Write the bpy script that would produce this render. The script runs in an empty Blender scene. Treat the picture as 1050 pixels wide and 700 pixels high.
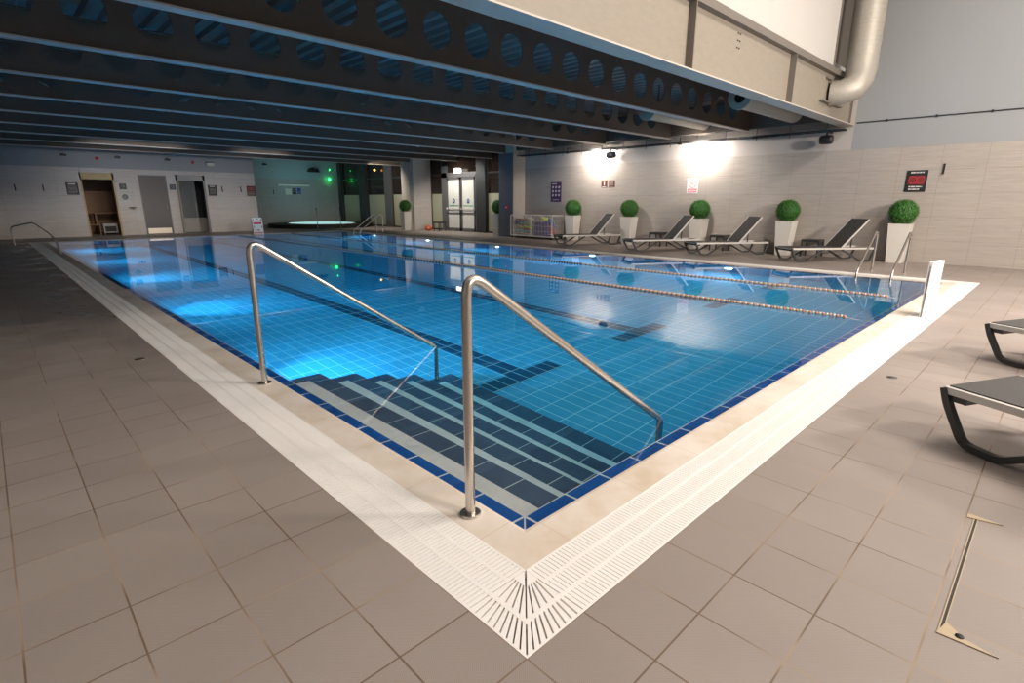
import bpy, math, random
from mathutils import Vector, Matrix
random.seed(7)
C = bpy.context.scene.collection
PI = math.pi

# ---------------------------------------------------------------- helpers
class MB:
    """collects shapes, then links them as one mesh object"""
    def __init__(s): s.v = []; s.f = []; s.sm = []
    def add(s, vs, fs, smooth=False):
        n = len(s.v); s.v += [tuple(v) for v in vs]
        for f in fs: s.f.append(tuple(i + n for i in f)); s.sm.append(smooth)
        return s
    def box(s, x0, x1, y0, y1, z0, z1, M=None):
        vs = [Vector((x, y, z)) for z in (z0, z1) for y in (y0, y1) for x in (x0, x1)]
        if M is not None: vs = [M @ v for v in vs]
        return s.add(vs, [(0,2,3,1),(4,5,7,6),(0,1,5,4),(2,6,7,3),(0,4,6,2),(1,3,7,5)])
    def frustum(s, c, z0, z1, a0, a1, b0=None, b1=None):
        b0 = a0 if b0 is None else b0; b1 = a1 if b1 is None else b1
        vs = [(c[0]+sx*a, c[1]+sy*b, z) for z, a, b in ((z0, a0, b0), (z1, a1, b1)) for sx, sy in ((-1,-1),(1,-1),(1,1),(-1,1))]
        return s.add(vs, [(3,2,1,0),(4,5,6,7),(0,1,5,4),(1,2,6,5),(2,3,7,6),(3,0,4,7)])
    def tube(s, pts, r, n=12, caps=True):
        pts = [Vector(p) for p in pts]; m = len(pts); vs = []
        t = [(pts[min(i+1, m-1)] - pts[max(i-1, 0)]).normalized() for i in range(m)]
        up = Vector((0,0,1)) if abs(t[0].z) < .9 else Vector((1,0,0))
        a = t[0].cross(up).normalized()
        for i in range(m):
            a = (a - t[i]*a.dot(t[i])).normalized(); b = t[i].cross(a)
            rr = r[i] if isinstance(r, (list, tuple)) else r
            for k in range(n):
                th = 2*PI*k/n; vs.append(pts[i] + (a*math.cos(th) + b*math.sin(th))*rr)
        fs = [(i*n+k, i*n+(k+1)%n, (i+1)*n+(k+1)%n, (i+1)*n+k) for i in range(m-1) for k in range(n)]
        s.add(vs, fs, True)
        if caps: s.add(vs[:n], [tuple(range(n))[::-1]]); s.add(vs[-n:], [tuple(range(n))])
        return s
    def ribbon(s, pts, w, h, side):
        """rectangular bar w (along side) x h swept along pts"""
        pts = [Vector(p) for p in pts]; m = len(pts); vs = []; side = Vector(side).normalized()
        for i in range(m):
            t = (pts[min(i+1, m-1)] - pts[max(i-1, 0)]).normalized(); nrm = side.cross(t).normalized()
            # mitre scale
            if 0 < i < m-1:
                t1 = (pts[i]-pts[i-1]).normalized(); k = 1/max(.5, abs(t1.dot(t)))
            else: k = 1
            for a, b in ((-1,-1),(1,-1),(1,1),(-1,1)): vs.append(pts[i] + side*a*w/2 + nrm*b*h/2*k)
        fs = [(i*4+j, i*4+(j+1)%4, (i+1)*4+(j+1)%4, (i+1)*4+j) for i in range(m-1) for j in range(4)]
        fs += [(3,2,1,0), tuple((m-1)*4+j for j in range(4))]
        return s.add(vs, fs)
    def lathe(s, prof, c=(0,0,0), n=24, axis='z', smooth=True):
        vs = []; m = len(prof)
        for r, z in prof:
            for k in range(n):
                th = 2*PI*k/n; p = (r*math.cos(th), r*math.sin(th), z)
                if axis == 'x': p = (p[2], p[0], p[1])
                if axis == 'y': p = (p[0], p[2], p[1])
                vs.append((p[0]+c[0], p[1]+c[1], p[2]+c[2]))
        fs = [(i*n+k, i*n+(k+1)%n, (i+1)*n+(k+1)%n, (i+1)*n+k) for i in range(m-1) for k in range(n)]
        fs += [tuple(range(n))[::-1], tuple((m-1)*n+k for k in range(n))]
        return s.add(vs, fs, smooth)
    def cyl(s, c, r, h, n=20, axis='z', smooth=True):
        return s.lathe([(r, -h/2), (r, h/2)], c, n, axis, smooth)
    def ring(s, c, r0, r1, h, n=24, axis='z'):
        vs = []; 
        for r, z in ((r0,-h/2),(r1,-h/2),(r1,h/2),(r0,h/2)):
            for k in range(n):
                th = 2*PI*k/n; p = (r*math.cos(th), r*math.sin(th), z)
                if axis == 'x': p = (p[2], p[0], p[1])
                if axis == 'y': p = (p[0], p[2], p[1])
                vs.append((p[0]+c[0], p[1]+c[1], p[2]+c[2]))
        return s.add(vs, [(i*n+k, i*n+(k+1)%n, ((i+1)%4)*n+(k+1)%n, ((i+1)%4)*n+k) for i in range(4) for k in range(n)], False)
    def poly(s, pts, d):
        """flat polygon pts extruded by vector d"""
        n = len(pts); pts = [Vector(p) for p in pts]; d = Vector(d)
        return s.add(pts + [p + d for p in pts], [tuple(range(n))[::-1], tuple(range(n, 2*n))] + [(i, (i+1)%n, n+(i+1)%n, n+i) for i in range(n)])
    def build(s, name, m, parent=None, bevel=0, label=None):
        me = bpy.data.meshes.new(name); me.from_pydata(s.v, [], s.f); me.validate()
        me.polygons.foreach_set('use_smooth', s.sm[:len(me.polygons)]) if len(s.sm) == len(me.polygons) else None
        import bmesh
        b = bmesh.new(); b.from_mesh(me); bmesh.ops.recalc_face_normals(b, faces=b.faces[:]); b.to_mesh(me); b.free()
        me.materials.append(m); o = bpy.data.objects.new(name, me); C.objects.link(o)
        if parent is not None: o.parent = parent
        if label: o['label'] = label
        if bevel:
            bv = o.modifiers.new('bevel', 'BEVEL'); bv.width = bevel; bv.segments = 2; bv.limit_method = 'ANGLE'
        return o

def tag(o, label, cat, group=None, kind=None):
    o['label'] = label; o['category'] = cat
    if group: o['group'] = group
    if kind: o['kind'] = kind
    return o
def thing(name, label, cat, loc=(0,0,0), rz=0, group=None):
    o = bpy.data.objects.new(name, None); C.objects.link(o); o.location = loc; o.rotation_euler = (0,0,rz)
    o.empty_display_size = .1
    return tag(o, label, cat, group)
def struct(o, label=None):
    o['kind'] = 'structure'
    if label: o['label'] = label
    return o
def copy_tree(o, parent=None):
    c = o.copy(); C.objects.link(c); c.parent = parent
    for ch in list(o.children): copy_tree(ch, c)
    return c
def dup(o, loc, rz, label):
    c = copy_tree(o); c.location = loc; c.rotation_euler = (0,0,rz); c['label'] = label
    return c
def arc(c, r, a0, a1, n, u, v):
    c, u, v = Vector(c), Vector(u), Vector(v)
    return [c + (u*math.cos(a0+(a1-a0)*i/n) + v*math.sin(a0+(a1-a0)*i/n))*r for i in range(n+1)]
def fillet(pts, r, n=6):
    pts = [Vector(p) for p in pts]; out = [pts[0]]
    for i in range(1, len(pts)-1):
        a, b, c = pts[i-1], pts[i], pts[i+1]; u = (a-b); v = (c-b)
        rr = r[i-1] if isinstance(r, (list, tuple)) else r
        d = min(rr, u.length*.49, v.length*.49); p, q = b + u.normalized()*d, b + v.normalized()*d
        for k in range(n+1):
            t = k/n; out.append(p*(1-t)**2 + b*2*t*(1-t) + q*t*t)
    return out + [pts[-1]]

# ---------------------------------------------------------------- materials
def mat(name, col=(.8,.8,.8), rough=.5, metal=0., noise=0., nscale=8., bump=0., emit=None, es=0., spec=None, alpha=None, stretch=None):
    m = bpy.data.materials.new(name); m.use_nodes = True; nt = m.node_tree; b = nt.nodes['Principled BSDF']
    b.inputs['Base Color'].default_value = (*col, 1); b.inputs['Roughness'].default_value = rough; b.inputs['Metallic'].default_value = metal
    if spec is not None: b.inputs['Specular IOR Level'].default_value = spec
    if emit: b.inputs['Emission Color'].default_value = (*emit, 1); b.inputs['Emission Strength'].default_value = es
    if noise or bump:
        tc = nt.nodes.new('ShaderNodeTexCoord'); n = nt.nodes.new('ShaderNodeTexNoise'); n.inputs['Scale'].default_value = nscale; n.inputs['Detail'].default_value = 5
        if stretch:
            mp = nt.nodes.new('ShaderNodeMapping'); mp.inputs['Scale'].default_value = stretch
            nt.links.new(tc.outputs['Object'], mp.inputs['Vector']); nt.links.new(mp.outputs['Vector'], n.inputs['Vector'])
        else: nt.links.new(tc.outputs['Object'], n.inputs['Vector'])
        if noise:
            mx = nt.nodes.new('ShaderNodeMix'); mx.data_type = 'RGBA'
            mx.inputs['A'].default_value = (*[c*(1-noise) for c in col], 1); mx.inputs['B'].default_value = (*[min(1, c*(1+noise)) for c in col], 1)
            nt.links.new(n.outputs['Fac'], mx.inputs['Factor']); nt.links.new(mx.outputs['Result'], b.inputs['Base Color'])
        if bump:
            bp = nt.nodes.new('ShaderNodeBump'); bp.inputs['Strength'].default_value = bump; bp.inputs['Distance'].default_value = .01
            nt.links.new(n.outputs['Fac'], bp.inputs['Height']); nt.links.new(bp.outputs['Normal'], b.inputs['Normal'])
    return m

class NG:
    def __init__(s, m): s.nt = m.node_tree; s.b = s.nt.nodes['Principled BSDF']
    def new(s, t): return s.nt.nodes.new(t)
    def link(s, a, b): s.nt.links.new(a, b)
    def math(s, op, a, b=None, c=None, clamp=False):
        n = s.new('ShaderNodeMath'); n.operation = op; n.use_clamp = clamp
        for i, x in enumerate((a, b, c)):
            if x is None: continue
            if isinstance(x, (int, float)): n.inputs[i].default_value = x
            else: s.link(x, n.inputs[i])
        return n.outputs[0]
    def pos(s):
        tc = s.new('ShaderNodeTexCoord'); sp = s.new('ShaderNodeSeparateXYZ'); s.link(tc.outputs['Object'], sp.inputs[0]); s.vec = tc.outputs['Object']
        return sp.outputs
    def joint(s, x, off, step, w):
        """1 inside a joint line of width w at off + k*step"""
        a = s.math('DIVIDE', s.math('SUBTRACT', x, off), step)
        f = s.math('SUBTRACT', a, s.math('FLOOR', s.math('ADD', a, .5)))
        return s.math('LESS_THAN', s.math('ABSOLUTE', f), w/step/2)
    def cell(s, x, off, step): return s.math('FLOOR', s.math('DIVIDE', s.math('SUBTRACT', x, off), step))
    def noise(s, scale, detail=4, vec=None, stretch=None, rough=.5):
        n = s.new('ShaderNodeTexNoise'); n.inputs['Scale'].default_value = scale; n.inputs['Detail'].default_value = detail; n.inputs['Roughness'].default_value = rough
        v = vec or s.vec
        if stretch:
            mp = s.new('ShaderNodeMapping'); mp.inputs['Scale'].default_value = stretch; s.link(v, mp.inputs['Vector']); v = mp.outputs['Vector']
        s.link(v, n.inputs['Vector']); return n.outputs['Fac']
    def mix(s, f, a, b):
        n = s.new('ShaderNodeMix'); n.data_type = 'RGBA'
        for k, x in (('Factor', f), ('A', a), ('B', b)):
            if isinstance(x, tuple): n.inputs[k].default_value = (*x, 1)
            elif isinstance(x, (int, float)): n.inputs[k].default_value = x
            else: s.link(x, n.inputs[k])
        return n.outputs['Result']
    def ramp(s, f, a, b, lo=0., hi=1.):
        n = s.new('ShaderNodeMapRange'); s.link(f, n.inputs['Value'])
        for k, v in (('From Min', a), ('From Max', b), ('To Min', lo), ('To Max', hi)): n.inputs[k].default_value = v
        return n.outputs['Result']
    def white(s, a, b):
        cb = s.new('ShaderNodeCombineXYZ'); s.link(a, cb.inputs[0]); s.link(b, cb.inputs[1])
        w = s.new('ShaderNodeTexWhiteNoise'); w.noise_dimensions = '3D'; s.link(cb.outputs[0], w.inputs['Vector']); return w.outputs['Value']
    def bump(s, h, st=.3, d=.01):
        n = s.new('ShaderNodeBump'); n.inputs['Strength'].default_value = st; n.inputs['Distance'].default_value = d
        s.link(h, n.inputs['Height']); s.link(n.outputs['Normal'], s.b.inputs['Normal'])

OFF = -.507
def deck_mat():
    m = mat('deck_tile', rough=.55); g = NG(m); p = g.pos()
    jx = g.joint(p[0], OFF, .3, .0065); jy = g.joint(p[1], OFF, .3, .0065); j = g.math('MAXIMUM', jx, jy)
    w = g.white(g.cell(p[0], OFF, .3), g.cell(p[1], OFF, .3))
    big = g.noise(.9, 5); fine = g.noise(60, 2)
    base = g.mix(g.ramp(w, 0, 1), (.330,.282,.255), (.378,.325,.295))
    base = g.mix(g.ramp(big, .35, .7), base, (.302,.257,.232))
    # fine raised studs of the anti-slip tile
    sx = g.math('SINE', g.math('MULTIPLY', p[0], 2*PI/.009)); sy = g.math('SINE', g.math('MULTIPLY', p[1], 2*PI/.009))
    stud = g.math('MULTIPLY', sx, sy)
    base = g.mix(g.math('MULTIPLY', g.ramp(stud, 0, 1), .6), base, (.20,.165,.145))
    # wet patches by the left side of the pool
    wetn = g.noise(1.3, 4, rough=.6); xm = g.ramp(p[0], -2.6, -.9); xn = g.math('LESS_THAN', p[0], -.5); ym = g.ramp(p[1], 3.6, 6.5)
    wet = g.math('MULTIPLY', g.math('MULTIPLY', g.math('MULTIPLY', g.ramp(wetn, .42, .58), xm), xn), ym, clamp=True)
    base = g.mix(g.math('MULTIPLY', wet, .55), base, (.19,.15,.125))
    jn = g.noise(1.7, 2)
    jc = g.mix(g.ramp(jn, .45, .6), (.17,.115,.08), (.36,.27,.20))
    g.link(g.mix(j, base, jc), g.b.inputs['Base Color'])
    g.link(g.math('SUBTRACT', g.math('ADD', .5, g.math('MULTIPLY', fine, .1)), g.math('MULTIPLY', wet, .3)), g.b.inputs['Roughness'])
    g.b.inputs['Specular IOR Level'].default_value = .35
    g.bump(g.math('SUBTRACT', g.math('MULTIPLY', stud, .06), j), .35, .003)
    return m
def wall_tile_mat(name, axis, offh, steph, base=(.45,.40,.36)):
    m = mat(name, rough=.45); g = NG(m); p = g.pos(); h = p[axis]
    jh = g.joint(h, offh, steph, .006); jv = g.joint(p[2], 0, .558, .006); j = g.math('MAXIMUM', jh, jv)
    st = (.6, .6, 14)
    n1 = g.noise(3, 6, stretch=st, rough=.65); n2 = g.noise(1.2, 3)
    w = g.white(g.cell(h, offh, steph), g.cell(p[2], 0, .558))
    c = g.mix(g.ramp(n1, .3, .75), tuple(x*.78 for x in base), tuple(x*1.14 for x in base))
    c = g.mix(g.math('MULTIPLY', w, .35), c, tuple(x*.9 for x in base))
    c = g.mix(g.math('MULTIPLY', g.ramp(n2, .4, .7), .3), c, tuple(x*1.05 for x in base))
    g.link(g.mix(j, c, tuple(x*.62 for x in base)), g.b.inputs['Base Color'])
    g.b.inputs['Specular IOR Level'].default_value = .3
    return m
def pool_tile_mat():
    m = mat('pool_tile', rough=.35); g = NG(m); p = g.pos()
    jx = g.joint(p[0], .11, .15, .009); jy = g.joint(p[1], .29, .3, .010)
    geo = g.new('ShaderNodeNewGeometry'); sn = g.new('ShaderNodeSeparateXYZ'); g.link(geo.outputs['Normal'], sn.inputs[0])
    up = g.math('GREATER_THAN', sn.outputs[2], .5)
    jz = g.joint(p[2], 0, .15, .008)
    nx = g.math('GREATER_THAN', g.math('ABSOLUTE', sn.outputs[0]), .5)
    flat = g.math('MAXIMUM', jx, jy)
    wallj = g.math('MAXIMUM', jz, g.math('ADD', g.math('MULTIPLY', nx, g.joint(p[1], .29, .3, .008)), g.math('MULTIPLY', g.math('SUBTRACT', 1, nx), jx)))
    j = g.math('ADD', g.math('MULTIPLY', up, flat), g.math('MULTIPLY', g.math('SUBTRACT', 1, up), wallj))
    w = g.white(g.cell(p[0], .11, .15), g.cell(p[1], .29, .3))
    c = g.mix(w, (.10,.46,.68), (.12,.51,.74))
    # dark lane lines with T ends, laid in the floor tiles
    lane = None
    for cx in (2.52, 4.90, 7.52, 9.92):
        a = g.math('MULTIPLY', g.math('LESS_THAN', g.math('ABSOLUTE', g.math('SUBTRACT', p[0], cx)), .135), g.math('LESS_THAN', g.math('ABSOLUTE', g.math('SUBTRACT', p[1], 12.1)), 9.65))
        t = g.math('MULTIPLY', g.math('LESS_THAN', g.math('ABSOLUTE', g.math('SUBTRACT', p[0], cx)), .54), g.math('LESS_THAN', g.math('ABSOLUTE', g.math('SUBTRACT', g.math('ABSOLUTE', g.math('SUBTRACT', p[1], 12.1)), 9.6)), .125))
        o = g.math('MAXIMUM', a, t); lane = o if lane is None else g.math('MAXIMUM', lane, o)
    lane = g.math('MULTIPLY', lane, up)
    c = g.mix(lane, c, (.02,.09,.17))
    band = g.math('MULTIPLY', g.math('SUBTRACT', 1, up), g.math('GREATER_THAN', p[2], -.15))
    c = g.mix(band, c, (.01,.09,.32))
    g.link(g.mix(j, c, (.75,.92,.95)), g.b.inputs['Base Color'])
    return m
def step_tile_mat():
    m = mat('step_tile', rough=.4); g = NG(m); p = g.pos()
    j = g.joint(p[1], .1, .3, .008)
    w = g.white(g.cell(p[0], .1, .15), g.cell(p[1], .1, .3))
    c = g.mix(w, (.060,.100,.165), (.078,.125,.20))
    g.link(g.mix(j, c, (.65,.7,.7)), g.b.inputs['Base Color']); return m
def band_mat():
    m = mat('edge_band_tile', rough=.3); g = NG(m); p = g.pos()
    j = g.math('MAXIMUM', g.math('MULTIPLY', g.joint(p[1], .1, .3, .013), g.math('GREATER_THAN', p[1], .09)), g.math('MULTIPLY', g.joint(p[0], .1, .3, .014), g.math('GREATER_THAN', p[0], .09)))
    cor = g.math('MULTIPLY', g.math('LESS_THAN', g.math('ABSOLUTE', g.math('SUBTRACT', p[0], p[1])), .006), g.math('LESS_THAN', p[0], .13))
    n = g.noise(1.5, 2)
    c = g.mix(n, (.004,.085,.34), (.006,.105,.40))
    g.link(g.mix(g.math('MAXIMUM', j, cor), c, (.8,.85,.85)), g.b.inputs['Base Color']); return m
def coping_mat():
    m = mat('coping_tile', rough=.45); g = NG(m); p = g.pos()
    j = g.math('MAXIMUM', g.math('MULTIPLY', g.joint(p[1], .09, .6, .005), g.math('LESS_THAN', g.math('ABSOLUTE', g.math('SUBTRACT', p[0], 5.6)), 5.8)), 0)
    jx = g.joint(p[0], .09, .6, .005); jy = g.joint(p[1], .09, .6, .005)
    inx = g.math('LESS_THAN', g.math('ABSOLUTE', g.math('SUBTRACT', p[0], 5.615)), 5.61)   # along the short sides
    j = g.math('ADD', g.math('MULTIPLY', inx, jx), g.math('MULTIPLY', g.math('SUBTRACT', 1, inx), jy))
    n = g.noise(1.8, 5, rough=.6); n2 = g.noise(9, 4)
    c = g.mix(g.ramp(n, .4, .75), (.76,.685,.61), (.60,.49,.36))
    c = g.mix(g.math('MULTIPLY', g.ramp(n2, .45, .7), .35), c, (.80,.75,.70))
    g.link(g.mix(g.math('MULTIPLY', j, .6), c, (.55,.42,.28)), g.b.inputs['Base Color']); return m

M = {}
M['deck'] = deck_mat(); M['wall_r'] = wall_tile_mat('wall_tile_right', 1, .10, .84); M['wall_f'] = wall_tile_mat('wall_tile_far', 0, 0, .84, (.60,.55,.51))
M['pool'] = pool_tile_mat(); M['step'] = step_tile_mat(); M['band'] = band_mat(); M['coping'] = coping_mat()
M['nosing'] = mat('nosing_strip', (.88,.88,.84), .5, noise=.06, nscale=20)
M['grate'] = mat('white_plastic_grate', (.90,.87,.84), .45, noise=.05, nscale=3)
M['channel'] = mat('gutter_channel', (.80,.72,.64), .7, noise=.15)
M['paint'] = mat('white_wall_paint', (.33,.34,.35), .6, noise=.02, nscale=1.5)
M['ceil'] = mat('ceiling_paint', (.5,.5,.5), .7, noise=.03)
M['steel'] = mat('brushed_steel', (.62,.57,.52), .27, 1., noise=.07, nscale=40, stretch=(1,1,.05))
M['chrome'] = mat('bright_steel', (.75,.73,.70), .15, 1.)
M['beam'] = mat('grey_beam_paint', (.105,.085,.068), .55, noise=.10, nscale=4)
M['flange'] = mat('pale_flange_paint', (.52,.46,.40), .5, noise=.08, nscale=5)
M['cream'] = mat('cream_girder_paint', (.275,.24,.195), .5, noise=.12, nscale=6, stretch=(1,1,3))
M['cream_dark'] = mat('grey_stiffener_paint', (.17,.15,.13), .5, noise=.04)
M['panel'] = mat('white_panel', (.53,.505,.475), .5, noise=.015, nscale=1)
M['deckmetal'] = mat('corrugated_steel', (.24,.21,.19), .4, .6, noise=.1)
M['duct'] = mat('galvanised_duct', (.42,.39,.34), .5, .35, noise=.1, nscale=12)
M['black'] = mat('black_plastic', (.02,.02,.022), .45, noise=.1)
M['darkgrey'] = mat('dark_grey_plastic', (.045,.045,.045), .45, noise=.12, nscale=30)
M['sling'] = mat('charcoal_sling', (.060,.057,.055), .7, noise=.25, nscale=120, bump=.2)
M['rail'] = mat('pale_aluminium', (.68,.65,.61), .4, .25, noise=.04)
M['planter'] = mat('white_planter', (.72,.68,.62), .45, noise=.05, nscale=5, bump=.1)
M['leaf'] = mat('boxwood_leaf', (.05,.20,.022), .45, noise=.7, nscale=25)
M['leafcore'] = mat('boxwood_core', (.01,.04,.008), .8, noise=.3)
M['frame'] = mat('grey_door_frame', (.17,.17,.175), .4, .3, noise=.05)
M['frame_dark'] = mat('dark_mullion', (.04,.042,.045), .45, noise=.08)
M['frost'] = mat('frosted_panel', (.50,.50,.36), .4, noise=.04, nscale=2)
M['darkpane'] = mat('dark_glass', (.028,.018,.014), .08, noise=.5, nscale=3)
M['whiteglass'] = mat('white_door_panel', (.78,.78,.72), .35, noise=.02)
M['post_blue'] = mat('blue_grey_post', (.15,.155,.175), .5, noise=.08)
M['pil'] = mat('cream_plaster', (.62,.55,.47), .6, noise=.04)
M['white'] = mat('white_gloss', (.85,.83,.81), .35, noise=.02)
M['offwhite'] = mat('cream_plastic', (.66,.66,.55), .5, noise=.03)
M['brass'] = mat('brass_trim', (.48,.38,.25), .6, .0, noise=.1, nscale=30)
M['dark'] = mat('near_black', (.012,.011,.010), .6, noise=.1)
M['wood'] = mat('sauna_wood', (.26,.12,.045), .5, noise=.3, nscale=6, stretch=(1,1,8))
M['wood_pale'] = mat('pale_wood_frame', (.50,.35,.17), .5, noise=.15, nscale=5)
M['steel_door'] = mat('dark_steel_door', (.115,.105,.10), .45, .4, noise=.06, stretch=(30,30,1))
M['kick'] = mat('kick_plate', (.75,.66,.54), .35, .6, noise=.05)
M['glass'] = None
M['red'] = mat('red_plastic', (.60,.02,.04), .4, noise=.05)
M['pinkred'] = mat('red_print', (.62,.03,.08), .5, noise=.05)
M['dred'] = mat('dark_red_print', (.22,.025,.02), .5, noise=.08)
M['brown'] = mat('brown_sign', (.12,.045,.035), .45, noise=.08)
M['purple'] = mat('purple_print', (.07,.03,.12), .5, noise=.1)
M['white_print'] = mat('white_print', (.80,.78,.76), .5, noise=.02)
M['grey_print'] = mat('grey_print', (.35,.33,.31), .5, noise=.05)
M['blue_print'] = mat('blue_print', (.02,.07,.30), .5, noise=.05)
M['green_print'] = mat('green_print', (.02,.33,.16), .5, noise=.05)
M['orange'] = mat('orange_float', (.62,.24,.10), .45, noise=.08)
M['whitefloat'] = mat('white_float', (.66,.55,.44), .45, noise=.05)
M['blackfloat'] = mat('black_float', (.05,.05,.06), .45, noise=.1)
M['yellow'] = mat('yellow_foam', (.66,.70,.04), .6, noise=.1)
M['greenf'] = mat('green_foam', (.12,.42,.10), .6, noise=.1)
M['bluef'] = mat('blue_foam', (.05,.16,.45), .6, noise=.1)
M['tealf'] = mat('teal_foam', (.05,.38,.38), .6, noise=.1)
M['redf'] = mat('coral_foam', (.70,.16,.08), .6, noise=.1)
M['purplef'] = mat('purple_mesh', (.10,.05,.18), .7, noise=.2)
M['lamp'] = mat('pool_lamp_lens', (.9,.95,1), .3, emit=(.36,.74,1.), es=1300)
M['exit'] = mat('lit_sign_face', (.9,.9,.85), .4, emit=(1,.96,.85), es=3.)
M['laser'] = mat('green_lens', (.1,.9,.2), .3, emit=(.02,1,.12), es=9.)
M['amber'] = mat('amber_lens', (.9,.5,.2), .3, emit=(1,.42,.08), es=6.)
M['spawater'] = mat('spa_water_surface', (.25,.55,.55), .06, emit=(.45,.85,.85), es=.7)
M['spotlens'] = mat('flood_lens', (1,.95,.85), .3, emit=(1,.86,.68), es=60.)
M['lens_off'] = mat('grey_lens', (.12,.12,.12), .2, noise=.05)
m = bpy.data.materials.new('clear_glass'); m.use_nodes = True; nt = m.node_tree; b = nt.nodes['Principled BSDF']
b.inputs['Base Color'].default_value = (.55,.58,.56,1); b.inputs['Roughness'].default_value = .03; b.inputs['Alpha'].default_value = .25; M['glass'] = m

# water: a refracting body that absorbs red light
m = bpy.data.materials.new('pool_water'); m.use_nodes = True; nt = m.node_tree; nt.nodes.remove(nt.nodes['Principled BSDF']); out = nt.nodes['Material Output']
gl = nt.nodes.new('ShaderNodeBsdfGlass'); gl.inputs['IOR'].default_value = 1.333; gl.inputs['Roughness'].default_value = 0.0; gl.inputs['Color'].default_value = (1,1,1,1)
nt.links.new(gl.outputs[0], out.inputs['Surface'])
tc = nt.nodes.new('ShaderNodeTexCoord'); nz = nt.nodes.new('ShaderNodeTexNoise'); nz.inputs['Scale'].default_value = 1.6; nz.inputs['Detail'].default_value = 2
bp = nt.nodes.new('ShaderNodeBump'); bp.inputs['Strength'].default_value = .012; bp.inputs['Distance'].default_value = .004
nt.links.new(tc.outputs['Object'], nz.inputs['Vector']); nt.links.new(nz.outputs['Fac'], bp.inputs['Height']); nt.links.new(bp.outputs['Normal'], gl.inputs['Normal'])
va = nt.nodes.new('ShaderNodeVolumeAbsorption'); va.inputs['Color'].default_value = (.12,.80,.90,1); va.inputs['Density'].default_value = .42
nt.links.new(va.outputs[0], out.inputs['Volume']); M['water'] = m

# ---------------------------------------------------------------- main dimensions (metres; camera eye height 1.47)
PWI, PLI = 11.23, 24.207           # inner pool size
PWO, PLO = 11.737, 24.714          # outer edge of the gratings
O, CO = .507, .196
WX, WY = 15.12, 27.398             # right wall, far wall
AY = 32.8                          # alcove back wall
GX = 15.9                          # glazed wall plane
XL, YB, ZT = -7.0, -7.5, 8.2       # left wall, back wall, high ceiling

# ---- floor (deck with a hole for pool and gutters)
def slab_with_hole(x0, x1, y0, y1, hx0, hx1, hy0, hy1, zt, zb):
    b = MB()
    vs = []
    for z in (zt, zb):
        vs += [(x0,y0,z),(x1,y0,z),(x1,y1,z),(x0,y1,z),(hx0,hy0,z),(hx1,hy0,z),(hx1,hy1,z),(hx0,hy1,z)]
    fs = []
    for i in range(4):
        j = (i+1)%4; fs += [(i,j,4+j,4+i), (8+i,12+i,12+j,8+j), (i,8+i,8+j,j), (4+i,4+j,12+j,12+i)]
    return b.add(vs, fs)
struct(slab_with_hole(XL, 17.0, YB, 33.2, -O, PWO, -O, PLO, 0, -.25).build('floor', M['deck']))

# ---- swimming pool: basin, blue edge band, coping, steps
pool = thing('swimming_pool', 'long rectangular swimming pool lined with turquoise tiles and edged in cream stone', 'swimming pool', (0,0,0))
b = MB(); d = .1; ZF = -1.25
x0, x1, y0, y1 = d, PWI-d, d, PLI-d
b.box(x0-.3, x1+.3, y0-.3, y1+.3, ZF-.2, ZF)                      # floor slab
b.box(x0-.3, x0, y0-.3, y1+.3, ZF, -.035); b.box(x1, x1+.3, y0-.3, y1+.3, ZF, -.035)
b.box(x0, x1, y0-.3, y0, ZF, -.035); b.box(x0, x1, y1, y1+.3, ZF, -.035)
b.build('basin', M['pool'], pool)
def ring_quads(b, a, za, c, zc, W=PWI, L=PLI):
    """sloping frame between rectangle inset a (height za) and inset c (height zc)"""
    p = lambda i, z: [(i,i,z),(W-i,i,z),(W-i,L-i,z),(i,L-i,z)]
    b.add(p(a,za)+p(c,zc), [(i,(i+1)%4,4+(i+1)%4,4+i) for i in range(4)])
b = MB(); ring_quads(b, -.01, -.022, d, -.03); ring_quads(b, d, -.03, d, -.16); ring_quads(b, d, -.16, d-.02, -.16)
b.build('edge_band', M['band'], pool)
b = MB()
ring_quads(b, -CO, 0, -.02, .004); ring_quads(b, -.02, .004, 0, .0); ring_quads(b, 0, 0, 0, -.06); ring_quads(b, -CO, 0, -CO, -.09); ring_quads(b, -CO, -.09, 0, -.06)
b.build('coping', M['coping'], pool)
# broad tiled entry steps
st = MB()
nose = [.40, .75, 1.08, 1.41, 1.88]; lev = [-.10, -.34, -.58, -.82, -1.12]; strips = [(.10,.24),(.405,.60),(.755,.94),(1.19,1.285),(1.61,1.69)]
xp = d
for k in range(5):
    st.box(xp, nose[k], d, 3.0, ZF, lev[k]); xp = nose[k]
steps = st.build('entry_steps', M['step'], pool, label='dark navy tiled entry steps going down into the water')
for k, (a, c) in enumerate(strips):
    MB().box(a, c, d, 2.86, lev[k], lev[k]+.004).build('step_strip', M['nosing'], steps, label='pale grey strip along a dark step')
# ---- water
w = MB().box(-.006, PWI+.006, -.006, PLI+.006, -1.3, -.010).build('pool_water', M['water'])
tag(w, 'still clear blue water filling the swimming pool', 'water', kind='stuff')

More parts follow.
